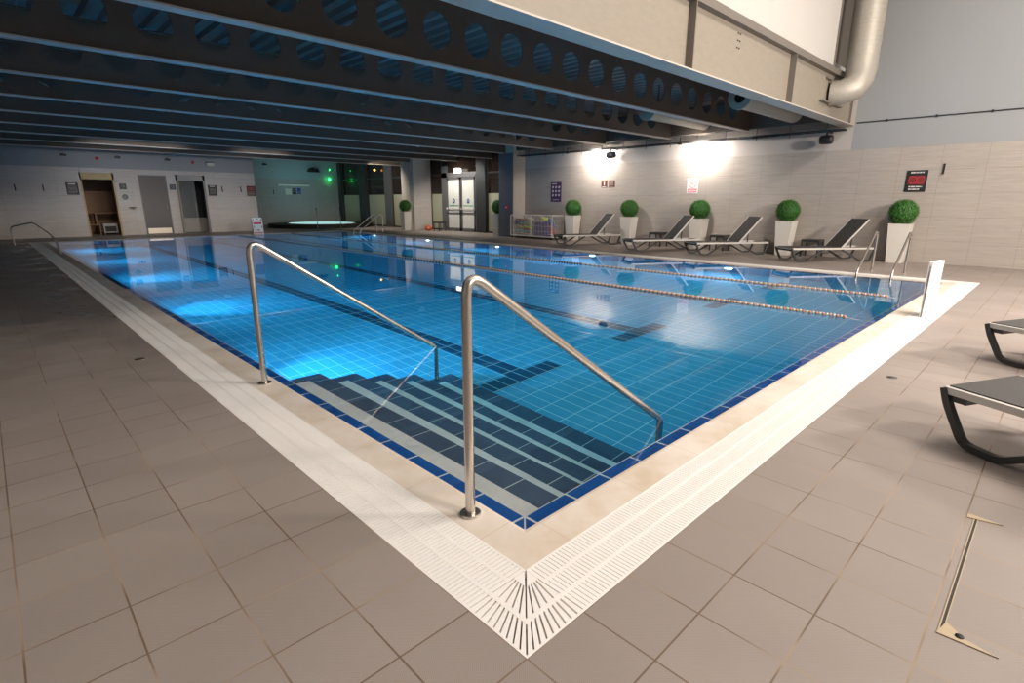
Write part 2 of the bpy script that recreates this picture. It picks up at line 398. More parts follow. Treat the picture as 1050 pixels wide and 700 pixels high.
# ---- overflow gratings round the pool: frame rails and slats over a gutter
GB = MB()
for a0, a1 in ((O-.002, CO+.0),): 
    pass
def gutter():
    b = MB()
    for (a, bb, c, dd) in ((-O, -CO, -O, PLO), (PWI+CO, PWO, -O, PLO), (-CO, PWI+CO, -O, -CO), (-CO, PWI+CO, PLI+CO, PLO)):
        b.box(a, bb, c, dd, -.12, -.045)
    return b
struct(gutter().build('trim_1', M['channel']), 'shallow gutter channel under the white grating')
SP = .0215; SW = .0178; CN = .5-CO      # slat pitch, slat width, reach of the corner piece
def grating(axis, fixed0, fixed1, s0, s1, label, outer_first):
    """fixed0..fixed1 across, s0..s1 along; axis 'y' runs along y"""
    root = thing('gutter_grating', label, 'drain grating', ((fixed0+fixed1)/2, (s0+s1)/2, 0) if axis == 'y' else ((s0+s1)/2, (fixed0+fixed1)/2, 0), 0, 'white gutter gratings round the pool')
    ox, oy, _ = root.location
    def bx(b, a0, a1, t0, t1, z0, z1):
        if axis == 'y': b.box(a0-ox, a1-ox, t0-oy, t1-oy, z0, z1)
        else: b.box(t0-ox, t1-ox, a0-oy, a1-oy, z0, z1)
    W_ = fixed1 - fixed0
    f = MB(); q = [0, .012, .105, .122, .205, .222, W_-.010, W_]
    if not outer_first: q = [W_-x for x in q[::-1]]
    for i in range(0, 8, 2): bx(f, fixed0+q[i], fixed0+q[i+1], s0, s1, -.03, .0004)
    f.build('rail', M['grate'], root)
    s = MB(); n = int((s1-s0)/SP)
    for k in range(n):
        t = s0 + (k+.5)*SP; bx(s, fixed0+.004, fixed1-.004, t-SW/2, t+SW/2, -.028, .0)
    s.build('slats', M['grate'], root)
    return root
grating('y', -O, -CO, CN-.5+.0, PLO-.311, 'white slatted gutter grating along the left edge of the pool', True)
grating('x', -O, -CO, CN-.5+.0, PWO-.311, 'white slatted gutter grating on the right, under the plain white board', True)
grating('y', PWI+CO, PWO, -O, PLO, 'white gutter grating along the lounger side, under the planters row', False)
grating('x', PLI+CO, PLO, -O, PWI+CO, 'white gutter grating along the far end of the pool below the red and white notice', False)
# corner piece with fanning slots
cp = thing('corner_grating', 'square white corner grating with slots fanning out at the near corner of the pool', 'drain grating', (-O, -O, 0), 0)
E0 = O - CO                           # side length of the square corner piece
fr = MB()
for a0, a1 in ((0, .010), (.105, .125)):
    fr.poly([(a0,a0,-.03),(E0,a0,-.03),(E0,a1,-.03),(a1,a1,-.03)], (0,0,.0305))
    fr.poly([(a0,a0,-.03),(a1,a1,-.03),(a1,E0,-.03),(a0,E0,-.03)], (0,0,.0305))
fr.poly([(.245,.240,-.03),(E0,.240,-.03),(E0,E0-.005,-.03)], (0,0,.0305)); fr.poly([(.240,.245,-.03),(E0-.005,E0,-.03),(.240,E0,-.03)], (0,0,.0305))
fr.build('rail', M['grate'], cp)
sl = MB()
for side in (0, 1):
    for r0_, r1_, N in ((.009, .106, 9), (.124, .241, 5)):
        for k in range(N):
            def P(f, rad, off):
                v = max(f*E0*(1-rad/E0) + E0*(rad/E0) + off, rad + (.0028 if k == 0 and off > 0 else 0))
                return (v, rad) if side == 0 else (rad, v)
            f0, f1 = k/N, (k+1)/N; o_ = .0042
            q0, q1, q2, q3 = P(f0, r0_, o_), P(f1, r0_, -o_), P(f1, r1_, -o_), P(f0, r1_, o_)
            sl.poly([(*q0,-.028),(*q1,-.028),(*q2,-.028),(*q3,-.028)], (0,0,.028))
sl.build('slats', M['grate'], cp)

# ---- walls
def quadwall(name, m, pts, thick, label=None):
    return struct(MB().poly(pts, thick).build(name, m), label)
ZTile = 2.79
quadwall('wall_right', M['wall_r'], [(WX,YB,0),(WX,15.9,0),(WX,15.9,ZTile),(WX,YB,ZTile)], (.3,0,0))
quadwall('wall_right', M['paint'], [(WX+.004,YB,ZTile),(WX+.004,2.9,ZTile),(WX+.004,2.9,ZT),(WX+.004,YB,ZT)], (.3,0,0))
M['glow_paint'] = mat('wall_paint_in_glow', (.50,.455,.42), .6, noise=.03)  # same wall paint with the warm flood glow put into its colour
quadwall('wall_right', M['glow_paint'], [(WX+.004,2.9,ZTile),(WX+.004,15.9,ZTile),(WX+.004,15.9,4.6),(WX+.004,2.9,4.6)], (.3,0,0))
# far wall with three door openings
def wall_with_openings(name, m, x0, x1, y, zt, holes, thick):
    b = MB(); xs = sorted(holes); cur = x0
    for a, c, h in xs:
        b.box(cur, a, y, y+thick, 0, zt); b.box(a, c, y, y+thick, h, zt); cur = c
    b.box(cur, x1, y, y+thick, 0, zt)
    return struct(b.build(name, m))
holes = [(1.63, 2.80, 2.60), (3.69, 4.70, 2.54), (5.14, 6.26, 2.60)]
wall_with_openings('wall_far', M['wall_f'], XL, 8.56, WY, ZTile, holes, .28)
struct(MB().box(XL, 8.56, WY+.004, WY+.28, ZTile, 4.6).build('wall_far', M['paint']))
struct(MB().box(8.40, 8.56, WY+.28, AY, 0, 4.6).build('wall_alcove_side', M['wall_f']))
M['wall_a'] = wall_tile_mat('alcove_tile', 0, .3, .84, (.36,.36,.35))
M['paint_a'] = mat('alcove_paint', (.30,.40,.42), .6, noise=.03)
struct(MB().box(8.40, 17.0, AY, AY+.3, 0, ZTile).build('wall_alcove', M['wall_a']))
struct(MB().box(8.40, 17.0, AY+.004, AY+.3, ZTile, 4.6).build('wall_alcove', M['paint_a']))
struct(MB().box(XL-.3, XL, YB, 33.2, 0, ZT).build('wall_left', M['paint']))
struct(MB().box(XL, 17.0, YB-.3, YB, 0, ZT).build('wall_back', M['paint']))
struct(MB().box(XL, 17.0, YB, 3.5, ZT, ZT+.2).build('ceiling', M['ceil']))
# corrugated steel deck over the beams (runs along y)
b = MB(); ZD = 4.42; xs = []; x = XL; 
prof = []
while x < 17.0:
    prof += [(x, ZD), (x+.10, ZD), (x+.14, ZD+.07), (x+.26, ZD+.07)]; x += .30
vs = [(px, 3.2, pz) for px, pz in prof] + [(px, 33.2, pz) for px, pz in prof]; n = len(prof)
b.add(vs, [(i, i+1, n+i+1, n+i) for i in range(n-1)])
struct(b.build('ceiling', M['deckmetal']), 'corrugated steel deck above the beams')
struct(MB().box(XL, 17.0, 3.2, 33.2, ZD+.09, ZD+.3).build('ceiling', M['ceil']))

# ---- cellular beams
ZB, Y0, SB = 3.382, 2.898, 2.495
ordn = ['first', 'second', 'third', 'fourth', 'fifth', 'sixth', 'seventh', 'eighth', 'ninth', 'tenth', 'eleventh']
def web_mb(x0, x1, z0, z1, t, holes_x, zc, r):
    """web plate with round holes: quads between each hole's octagon-ish ring and its cell"""
    b = MB(); n = 24
    xs = [x0] + [h + .376 for h in holes_x]
    lo = holes_x[0]-.376; 
    def panel(a, c):
        b.box(a, c, -t/2, t/2, z0, z1)
    if lo > x0: panel(x0, lo)
    for h in holes_x:
        a, c = h-.376, h+.376
        outer = []; inner = []
        for k in range(n):
            th = 2*PI*k/n; cx, cz = math.cos(th), math.sin(th); inner.append((h+r*cx, zc+r*cz))
            sx = (c-h)/abs(cx) if abs(cx) > 1e-6 else 1e9; sz = ((z1-zc) if cz > 0 else (zc-z0))/abs(cz) if abs(cz) > 1e-6 else 1e9
            s = min(sx, sz); outer.append((h+s*cx, zc+s*cz))
        # add true corners
        vs = []; 
        for y in (-t/2, t/2): vs += [(p[0], y, p[1]) for p in inner] + [(p[0], y, p[1]) for p in outer]
        cor = [(c,z1),(a,z1),(a,z0),(c,z0)]; base = len(vs)
        for y in (-t/2, t/2): vs += [(p[0], y, p[1]) for p in cor]
        fs = []
        for k in range(n):
            j = (k+1)%n; m2 = 2*n
            fs += [(k, j, n+j, n+k), (m2+k, m2+n+k, m2+n+j, m2+j), (k, m2+k, m2+j, j)]
            # corner triangle where outer segment spans two sides
            p, q = outer[k], outer[j]
            sp_ = 'v' if abs(abs(p[0]-h)-.376) < 1e-6 else 'h'; sq = 'v' if abs(abs(q[0]-h)-.376) < 1e-6 else 'h'
            if sp_ != sq:
                ci = min(range(4), key=lambda i: (cor[i][0]-(p[0]+q[0])/2)**2 + (cor[i][1]-(p[1]+q[1])/2)**2)
                fs += [(n+k, n+j, base+ci), (m2+n+k, base+4+ci, m2+n+j)]
        b.add(vs, fs)
    if holes_x[-1]+.376 < x1: panel(holes_x[-1]+.376, x1)
    return b
X1B = 14.55
for k in range(1, 10):
    y = Y0 + SB*k
    hx = []; h = 2.885 - .752*13 
    while h < X1B-.9:
        if h > XL+.5 and not (11.2 < h < 11.2): hx.append(h)
        h += .752
    far = ' just in front of the far tiled wall' if k == 9 else ''
    x1 = X1B if y < 15 else GX+.6
    root = thing('steel_beam', f'dark cellular roof beam with round holes, {ordn[k-1]} one behind the big cream girder' + far, 'ceiling beam', (0, y, ZB), 0, 'dark cellular roof beams')
    wb = web_mb(XL, x1, .02, .93, .018, hx, 3.85-ZB, .245); wb.build('web', M['beam'], root)
    MB().box(XL, x1, -.09, .09, 0, .022).build('bottom_flange', M['flange'], root)
    MB().box(XL, x1, -.09, .09, .93, .955).build('top_flange', M['beam'], root)
# ring beam closing the beam ends by the right wall
rb = thing('edge_beam', 'dark channel beam running above the cable tray at the right wall', 'ceiling beam', (14.62, 9, 3.5), 0)
MB().box(-.03, .03, -5.7, 6.9, 0, .75).build('web', M['beam'], rb); MB().box(-.03, .12, -5.7, 6.9, -.02, 0).build('bottom_flange', M['beam'], rb)

# ---- cream plate girder (front of the low roof)
g = thing('plate_girder', 'large cream painted steel girder with upright stiffeners across the front of the low roof', 'girder', (0, Y0, ZB), 0)
MB().box(XL, WX, .12, .15, .018, .93).build('web', M['cream'], g)
MB().box(XL, WX, 0, .33, -.004, .018).build('bottom_flange', M['flange'], g, label='wide grey bottom flange')
MB().box(XL, WX, -.0, .28, .93, 1.055).build('top_flange', M['cream_dark'], g)
for sx in (6.5, 10.6, 2.4, -1.7, -5.8):
    MB().box(sx-.012, sx+.012, .0, .12, .02, .93).build('stiffener', M['cream_dark'], g)
for zz in (.62,.73,.84):
    for xx in (8.16, 8.24): MB().cyl((xx, .115, zz), .012, .02, 10, 'y').build('bolt', M['dark'], g)
b = MB(); b.box(12.8, 13.1, .06, .13, .80, .84); b.box(13.0, 13.25, .04, .12, .73, .77); b.box(12.55, 13.95, .02, .12, .30, .33)
b.build('bracket', M['cream_dark'], g)
b = MB()
for i in range(9): b.box(14.93, 14.99, .10, .12, .12+i*.09, .16+i*.09)
b.box(14.99, 15.02, .08, .12, .03, .95)
b.build('bolted_strip', M['cream_dark'], g)
bk = MB().box(XL, 12.98, 2.96, 3.16, 4.44, ZT-.02).build('wall_bulkhead', M['panel']); struct(bk, 'white panel wall standing on the cream girder')
struct(MB().box(12.98, 13.05, 2.94, 3.18, 4.44, ZT-.02).build('trim_2', M['cream_dark']))
struct(MB().box(13.05, 17.0, 3.3, 3.5, 4.5, ZT-.02).build('wall_bulkhead', M['cream_dark']), 'recessed grey wall behind the silver duct')

# ---- big silver duct with elbow
dt = thing('ventilation_duct', 'large silver spiral duct bending down beside the cream girder at the right wall', 'duct', (0,0,0), 0)
pts = [(14.15,2.45,ZT-.05),(14.15,2.45,5.0),(14.1,2.45,4.55)]
b = MB(); b.tube([(13.62,2.55,ZT-.05),(13.62,2.55,4.62)], .32, 28)
duct_b = b.build('riser', M['duct'], dt)
rg = MB()
z = 4.7
while z < ZT-.1: rg.ring((13.62,2.55,z), .315, .327, .015, 28); z += .09
rg.build('seam_rings', M['duct'], duct_b)
MB().tube([(13.62,2.55,4.66),(13.60,2.54,4.42),(13.50,2.54,4.18),(13.35,2.60,4.0),(13.25,2.80,3.92),(13.2,3.01,3.92)], [.32,.32,.31,.29,.27,.27], 28).build('elbow', M['duct'], dt)

# round ducts hidden between beams
b = MB(); b.tube([(10.9,3.15+.2,3.62),(10.9,5.1,3.62)], .19, 20)
dd = thing('round_duct', 'round grey duct with an open dark end between the cream girder and first dark beam', 'duct', (11.9, 4.15, 3.72), 0)
MB().tube([(-.9,0,0),(2.4,0,0)], .23, 24, caps=False).build('body', M['duct'], dd)
MB().ring((-.9,0,0), .13, .27, .05, 28, 'x').build('collar', M['duct'], dd)
MB().tube([(-.86,0,0),(-.80,0,0)], .14, 20).build('opening', M['dark'], dd)
for xx in (-.4, 1.6): MB().box(xx-.02, xx+.02, -.01, .01, .22, .71).build('hanger', M['beam'], dd)
dd2 = thing('round_duct', 'round grey duct between the first and second dark beams near the right wall', 'duct', (12.2, 6.7, 3.75), 0)
MB().tube([(-.9,0,0),(2.2,0,0)], .21, 24).build('body', M['duct'], dd2)
MB().ring((-.9,0,0), .14, .25, .05, 28, 'x').build('collar', M['duct'], dd2)
for xx in (-.4, 1.6): MB().box(xx-.02, xx+.02, -.01, .01, .20, .68).build('hanger', M['beam'], dd2)

# ---- cable tray along the right wall
ct = thing('cable_tray', 'black ladder cable tray with hanging rods along the top of the right wall', 'cable tray', (14.78, 8.9, 3.27), 0)
b = MB()
for dx in (-.13, .13): b.box(dx-.008, dx+.008, -5.9, 6.2, -.02, .02)
b.build('side_rail', M['black'], ct)
y = -5.8
while y < 6.2: MB().box(-.13, .13, y-.008, y+.008, -.015, -.003).build('rung', M['black'], ct); y += .3
y = -5.5
while y < 6.2: MB().cyl((-.14, y, .04), .008, .34, 6).build('hanger_rod', M['black'], ct); y += .9
b = MB(); 
for i in range(5):
    b.tube([(-.1+i*.045, -5.9+j*1.0, .012+.008*math.sin(j*2.1+i)) for j in range(13)], .012, 6)
b.build('cables', M['darkgrey'], ct)
cb = thing('wall_cable', 'thin black cable fixed along the upper right wall above the tiles', 'cable', (WX, 0, 3.445), 0)
MB().tube([(-.01, 2.85, 0), (-.01, YB+.2, 0)], .014, 8).build('cable', M['black'], cb)
for i in range(9): MB().box(-.03, 0, 2.2-i*1.0-.02, 2.2-i*1.0+.02, -.03, .03).build('clip', M['black'], cb)

# ---- speakers on the right wall
def speaker(y, z, label, big):
    t = thing('wall_speaker', label, 'speaker', (14.72, y, z), 0, 'black speakers on the right wall')
    MB().lathe([(.02,-.15),(.10,-.15),(.115,-.10),(.115,.10),(.10,.15),(.02,.15)], (0,0,0), 24, 'y').build('housing', M['black'], t)
    MB().box(-.02,.02,-.02,.02,.08,.22).box(-.01,.39,-.015,.015,.19,.22).build('bracket', M['black'], t)
    return t
speaker(10.25, 3.05, 'black round speaker hanging above the pair of small brown signs', 0)
speaker(3.4, 3.05, 'black round speaker under the right end of the cream girder', 1)

# ---- wall flood lights near the tray
def flood(y, label):
    t = thing('spot_light', label, 'spotlight', (14.42, y, 3.22), 0, 'small black spotlights on the cable tray')
    MB().cyl((0,0,0), .045, .13, 16, 'y').build('housing', M['black'], t)
    MB().box(-.01,.01,-.01,.01,.03,.16).box(-.01,.25,-.01,.01,.14,.16).build('bracket', M['black'], t)
flood(12.0, 'small black spotlight left of the glow above the purple poster'); flood(7.45, 'small black spotlight left of the glow above the no diving sign')

# ---- handrails at the steps
def step_rail(y, label, ztop=1.12):
    t = thing('step_handrail', label, 'handrail', (-.098, y, 0), 0, 'handrails of the pool steps')
    path = fillet([(0,0,0.0),(0,0,ztop+.065),(1.745,0,-.02),(1.745,0,-1.11)], [.13,.05], 8)
    MB().tube(path, .0235, 20).build('tube', M['steel'], t)
    MB().lathe([(.052,0),(.052,.007),(.046,.010),(.024,.010)], (0,0,.003), 28, 'z', False).build('base_flange', M['steel'], t)
step_rail(2.94, 'stainless steel handrail farther from the near corner of the pool, left of the steps')
step_rail(.275, 'stainless steel handrail standing closest to the near corner of the pool')

# ---- ladder rails
def ladder_rail(t, x0, y, x1, top, r=.023, sgn=-1, mm='steel'):
    p = fillet([(x0,y,0),(x0,y,top-.03),(x0-.12,y,top+.05),(x1,y,.10),(x1-.05,y,-.55)], [.08,.10,.12], 6) if sgn < 0 else fillet([(x0,y,0),(x0,y,top-.03),(x0+.12,y,top+.05),(x1,y,.10),(x1+.05,y,-.55)], [.08,.10,.12], 6)
    MB().tube(p, r, 14).build('rail', M[mm], t)
    MB().lathe([(.045,0),(.043,.006),(.02,.01)], (x0,y,.002), 20).build('base_flange', M['chrome'], t)
t = thing('pool_ladder', 'steel pool ladder at the right end of the lounger side, before the last planter', 'pool ladder', (0,0,0), 0, 'pool ladders')
ladder_rail(t, 12.35, .80, 11.17, .82); ladder_rail(t, 12.35, 1.40, 11.17, .82)
for zz in (-.25, -.5):
    MB().box(11.09, 11.13, .80, 1.40, zz-.02, zz+.02).build('tread', M['steel'], t)
t = thing('pool_ladder', 'thin steel pool ladder at the far end by the dark glazed wall', 'pool ladder', (0,0,0), 0, 'pool ladders')
ladder_rail(t, 12.35, 22.4, 11.10, .82, mm='rail'); ladder_rail(t, 12.35, 21.8, 11.10, .82, mm='rail')
MB().box(11.07, 11.11, 21.8, 22.4, -.27, -.23).build('tread', M['steel'], t)
t = thing('pool_ladder', 'curved steel rail arching over the far left corner of the pool', 'pool ladder', (0,0,0), 0, 'pool ladders')
for off in (0, .30):
    p = fillet([(-.90,23.6-off,0),(-.93,23.6-off,.60),(-.72,22.9-off,.68),(-.42,21.6-off,.80),(-.16,20.2-off,.50),(-.08,19.4-off,.30),(-.09,18.9-off,0)], .25, 5)
    MB().tube(p, .016, 12).build('rail', M['rail'], t)
# thin poles at the far end
for x, h, lab in ((10.27, 1.15, 'thin steel pole at the far pool end in front of the spa'), (11.5, 1.15, 'thin steel pole beside the far pool ladder')):
    t = thing('slim_pole', lab, 'pole', (x, 24.43, 0), 0, 'thin poles at the far pool end')
    MB().cyl((0,0,h/2), .016, h, 10).build('pole', M['chrome'], t); MB().lathe([(.045,0),(.04,.01)], (0,0,.004), 16).build('base_flange', M['chrome'], t)
    MB().cyl((0,0,h-.05), .022, .1, 10).build('cap', M['black'], t)

# ---- lane ropes
def lane_rope(x, pat, label):
    t = thing('lane_rope', label, 'lane rope', (x, 0, 0), 0, 'lane ropes across the pool')
    MB().tube([(0, .0, -.03),(0,.35,.0),(0, 23.8, .0),(0, PLI, -.03)], .006, 8).build('cable', M['rail'], t)
    protos = {}
    for nm in ('orange','whitefloat','blackfloat'):
        b = MB().lathe([(.010,-.014),(.025,-.010),(.028,0),(.025,.010),(.010,.014)], (0,0,0), 12, 'y')
        me = bpy.data.meshes.new('lane_float'); me.from_pydata(b.v, [], b.f); me.materials.append(M[nm]); protos[nm] = me
        for pl in me.polygons: pl.use_smooth = True
    pitch = .042; y = .36; i = 0; rest = {k: MB() for k in protos}
    while y < 23.7:
        c = pat(y, i)
        if i < 100:
            o = bpy.data.objects.new('lane_float', protos[c]); C.objects.link(o); o.parent = t; o.location = (0, y, .004)
        else:
            rest[c].lathe([(.010,-.014),(.028,-.009),(.028,.009),(.010,.014)], (0,y,.004), 8, 'y')
        y += pitch; i += 1
    for k, b in rest.items():
        if b.v: o = b.build('lane_float', M[k], t); o['kind'] = 'stuff'
def pat1(y, i):
    if y < 1.6: return 'whitefloat' if i % 2 else 'orange'
    if y < 9: return ('orange','whitefloat')[i % 2]
    if y < 13: return ('whitefloat','blackfloat','whitefloat')[i % 3]
    return ('whitefloat','whitefloat','orange','whitefloat')[i % 4]
def pat2(y, i):
    if y < 5: return ('orange','whitefloat')[i % 2]
    if int(y/1.1) % 3 == 0: return ('whitefloat','blackfloat')[i % 2]
    return ('whitefloat','orange','whitefloat')[i % 3]
lane_rope(6.38, pat1, 'orange and white lane rope floating nearest the camera side, mid pool')
lane_rope(8.66, pat2, 'orange and white lane rope floating nearer the row of planters')

# ---- underwater lamps
LY = [4.05, 8.15, 12.25, 16.35, 20.45]
lastw = {0: 'second'}
def pool_lamp(x, y, sgn, label):
    t = thing('pool_lamp', label, 'underwater lamp', (x, y, -.58), 0, 'round underwater pool lamps')
    MB().ring((sgn*.012,0,0), .085, .115, .024, 24, 'x').build('rim', M['chrome'], t)
    MB().cyl((sgn*.008,0,0), .083, .014, 24, 'x', False).build('lens', M['lamp'], t)
POOL_LAMPS = []
ordl = ['first', 'second', 'third', 'fourth', 'fifth']
for i, y in enumerate(LY):
    pool_lamp(PWI-d, y, -1, f'round underwater lamp in the lounger side pool wall, {ordl[i]} from the right end')
    pool_lamp(d, y, 1, f'round underwater lamp in the left pool wall, {ordl[i]} from the near corner')

# ---- planters with clipped balls
def make_planter(label, loc):
    t = thing('ball_topiary_planter', label, 'potted plant', loc, 0, 'tall white planters with clipped green balls')
    b = MB(); b.frustum((0,0), 0, .93, .165, .225); b.frustum((0,0), .93, .955, .232, .232)
    b.build('planter', M['planter'], t, bevel=.008)
    MB().cyl((0,0,.962), .17, .02, 16).build('soil', M['dark'], t)
    ball = MB(); r0 = .285
    core = MB()
    prof = [(r0*math.sin(PI*i/12), -r0*math.cos(PI*i/12)) for i in range(13)]; prof[0] = (.002,-r0); prof[-1] = (.002,r0)
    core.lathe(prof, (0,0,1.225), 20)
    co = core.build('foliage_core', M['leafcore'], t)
    rnd = random.Random(3)
    for i in range(3600):
        u = rnd.uniform(-1,1); th = rnd.uniform(0,2*PI); s = math.sqrt(1-u*u); n = Vector((s*math.cos(th), s*math.sin(th), u))
        c = n*(r0 + rnd.uniform(-.01,.035)) + Vector((0,0,1.225))
        a = n.orthogonal().normalized(); bb = n.cross(a); ang = rnd.uniform(0,2*PI); p = (a*math.cos(ang)+bb*math.sin(ang) + n*rnd.uniform(-.2,.9)).normalized(); q = p.cross(n).normalized()
        l, w_ = rnd.uniform(.018,.03), rnd.uniform(.008,.012)
        ball.add([c-q*w_, c+p*l*.5-q*w_*.6+n*.002, c+p*l, c+q*w_, c-p*l*.3], [(4,0,1,2,3)])
    ball.build('foliage', M['leaf'], t)
    return t
P0 = make_planter('white planter with green ball at the right end of the wall, right of the black sign lounger', (14.72, 1.44, 0))
P0['label'] = 'largest looking white planter with green ball, below the square black pool sign'
for y, lab in ((4.12, 'white ball planter behind the foot of the farthest right wall row lounger'), (6.75, 'white planter with green ball under the red and white no diving sign'), (9.36, 'white planter with green ball between the two lounger backrests left of the no diving sign'), (11.89, 'white planter with green ball right of the wire cage of floats')):
    dup(P0, (14.72, y, 0), 0, lab)
dup(P0, (14.35, 22.85, 0), 0, 'white ball planter in front of the tiled pillar left of the double doors')
dup(P0, (14.75, 16.12, 0), 0, 'white ball planter right of the double doors, half hidden by the grey post')

# ---- sun loungers (local x runs from foot to head; y across)
def make_lounger(label, loc, rz):
    t = thing('sun_lounger', label, 'sun lounger', loc, rz, 'grey sun loungers')
    L, W, H = 2.24, .68, .36; hinge = 1.34
    for s in (-1, 1):
        MB().box(0, L, s*W/2-.016, s*W/2+.016, H-.045, H).build('side_rail', M['rail'], t, bevel=.004)
    MB().box(-.0, .03, -W/2, W/2, H-.04, H-.005).build('cross_bar', M['rail'], t); MB().box(L-.03, L, -W/2, W/2, H-.04, H-.005).build('cross_bar', M['rail'], t)
    MB().box(.01, hinge, -W/2+.02, W/2-.02, H-.012, H+.006).build('seat_sling', M['sling'], t)
    ang = math.radians(48); bl = .93; u = Vector((math.cos(ang), 0, math.sin(ang))); nn = Vector((-math.sin(ang), 0, math.cos(ang)))
    o = Vector((hinge, 0, H))
    b = MB()
    def bar(b, y0, y1, n0, n1, l0=0, l1=bl):
        vs = [o + u*l + nn*n + Vector((0,y,0)) for l in (l0, l1) for y in (y0, y1) for n in (n0, n1)]
        b.add(vs, [(0,1,3,2),(4,6,7,5),(0,4,5,1),(2,3,7,6),(0,2,6,4),(1,5,7,3)])
    bar(b, -W/2+.05, W/2-.05, -.004, .008, 0, bl-.01); back = b.build('backrest_sling', M['sling'], t)
    for s in (-1, 1):
        b = MB(); bar(b, s*(W/2-.035)-.014, s*(W/2-.035)+.014, -.02, .014); b.build('backrest_rail', M['rail'], t)
    b = MB(); bar(b, -W/2+.04, W/2-.04, -.02, .012, bl-.03, bl); b.build('backrest_bar', M['darkgrey'], t)
    b = MB()
    for s in (-1, 1):
        p = o + u*.42; b.box(p.x-.012, p.x+.012, s*.26-.012, s*.26+.012, H-.03, p.z)
    b.build('support_strut', M['darkgrey'], t)
    for s in (-1, 1):
        y = s*(W/2)
        MB().ribbon(fillet([(.0,y,H-.01),(.03,y,H-.10),(.16,y,.035),(.36,y,.022),(.86,y,H-.05)], .05, 3), .042, .040, (0,1,0)).build('leg', M['darkgrey'], t)
        MB().ribbon(fillet([(L-.02,y,H-.05),(L-.12,y,.035),(L-.36,y,.022),(L-.90,y,H-.05)], .05, 3), .042, .040, (0,1,0)).build('leg', M['darkgrey'], t)
    MB().box(.05,.13, -W/2, W/2, H-.085, H-.045).build('leg_brace', M['darkgrey'], t)
    return t
# foot corner positions and headings
L0 = make_lounger('grey sun lounger at the right end of the wall row, beside the ladder', (12.94, 3.49, 0), math.radians(-38))
for loc, rz, lab in (((12.84, 6.0, 0), -34, 'grey wall row sun lounger just right of the no diving sign planter'),
                     ((12.46, 7.85, 0), -33, 'grey sun lounger whose backrest overlaps the planter under the no diving sign'),
                     ((12.55, 10.74, 0), -26, 'grey sun lounger farthest left in the wall row, beside the wire cage')):
    dup(L0, loc, math.radians(rz), lab)
rz = math.atan2(-.9, -.44)
wd = Vector((.87, -.47, 0))
c = Vector((2.60, -1.13, 0)) + wd*.34
dup(L0, c, rz, 'closest grey sun lounger, only its foot end visible at the right edge')
c = Vector((5.19, -1.11, 0)) + wd*.34
dup(L0, c, rz, 'grey sun lounger partly in view at the right edge behind the closest one')

# ---- side tables
def make_table(label, loc, w=.46, h=.47):
    t = thing('side_table', label, 'side table', loc, 0, 'low dark side tables')
    MB().box(-w/2, w/2, -w/2, w/2, h-.03, h).build('table_top', M['darkgrey'], t, bevel=.005)
    for sx in (-1,1):
        for sy in (-1,1): MB().box(sx*(w/2-.02)-.018, sx*(w/2-.02)+.018, sy*(w/2-.02)-.018, sy*(w/2-.02)+.018, 0, h-.03).build('leg', M['darkgrey'], t)
    MB().box(-w/2+.03, w/2-.03, -w/2+.01, -w/2+.03, h-.07, h-.03).box(-w/2+.01, -w/2+.03, -w/2+.03, w/2-.03, h-.07, h-.03).build('apron', M['darkgrey'], t)
    return t
T0 = make_table('low dark side table', (14.84, 8.22, 0))
T0['label'] = 'low dark side table behind the lounger left of the no diving sign planter'
dup(T0, (14.84, 6.06, 0), 0, 'low dark side table behind the lounger right of the no diving sign')
dup(T0, (14.86, 3.42, 0), 0, 'low dark side table behind the seat of the farthest right wall row lounger')
dup(T0, (15.1, 20.9, 0), 0, 'small dark table just left of the white double doors')
# orange heap beside that table
b = MB(); b.lathe([(.05,0),(.17,.03),(.20,.12),(.14,.22),(.06,.27)], (0,0,0), 14); o = b.build('orange_bag', M['redf']); o.location = (15.0, 21.75, 0)
tag(o, 'small orange bag on the floor left of the white double doors', 'bag')

# ---- wire cage of floats
cg = thing('wire_cage', 'white wire mesh cage on wheels full of pool floats against the right wall', 'cage', (14.66, 13.75, 0), 0)
cx, cy, z0, z1 = .34, 1.15, .10, .93
b = MB()
for sx in (-1, 1):
    for z in (z0, z1): b.tube([(sx*cx,-cy,z),(sx*cx,cy,z)], .014, 8)
for sy in (-1, 0, 1):
    for z in (z0, z1): b.tube([(-cx,sy*cy,z),(cx,sy*cy,z)], .014, 8)
    for sx in (-1,1): b.tube([(sx*cx,sy*cy,z0),(sx*cx,sy*cy,z1)], .016, 8)
b.build('frame', M['white'], cg)
b = MB(); n = 30
for i in range(1, n):
    y = -cy + 2*cy*i/n
    for sx in (-1, 1): b.tube([(sx*cx,y,z0),(sx*cx,y,z1)], .004, 5, False)
for i in range(1, 9):
    x = -cx + 2*cx*i/9
    for sy in (-1,1): b.tube([(x,sy*cy,z0),(x,sy*cy,z1)], .004, 5, False)
for i in range(1, 4):
    z = z0+(z1-z0)*i/4
    for sx in (-1,1): b.tube([(sx*cx,-cy,z),(sx*cx,cy,z)], .004, 5, False)
b.build('mesh_bars', M['white'], cg)
for sx in (-1,1):
    for sy in (-1,1): MB().cyl((sx*(cx-.03), sy*(cy-.05), .045), .045, .03, 14, 'x').build('wheel', M['black'], cg)
MB().box(-cx, cx, -cy, cy, z0, z0+.015).build('tray', M['white'], cg)
rnd = random.Random(5)
def noodle(pts, m, lab):
    o = MB().tube(fillet(pts, .15, 4), .035, 10).build('pool_noodle', M[m]); tag(o, lab, 'pool float', 'floats in the wire cage')
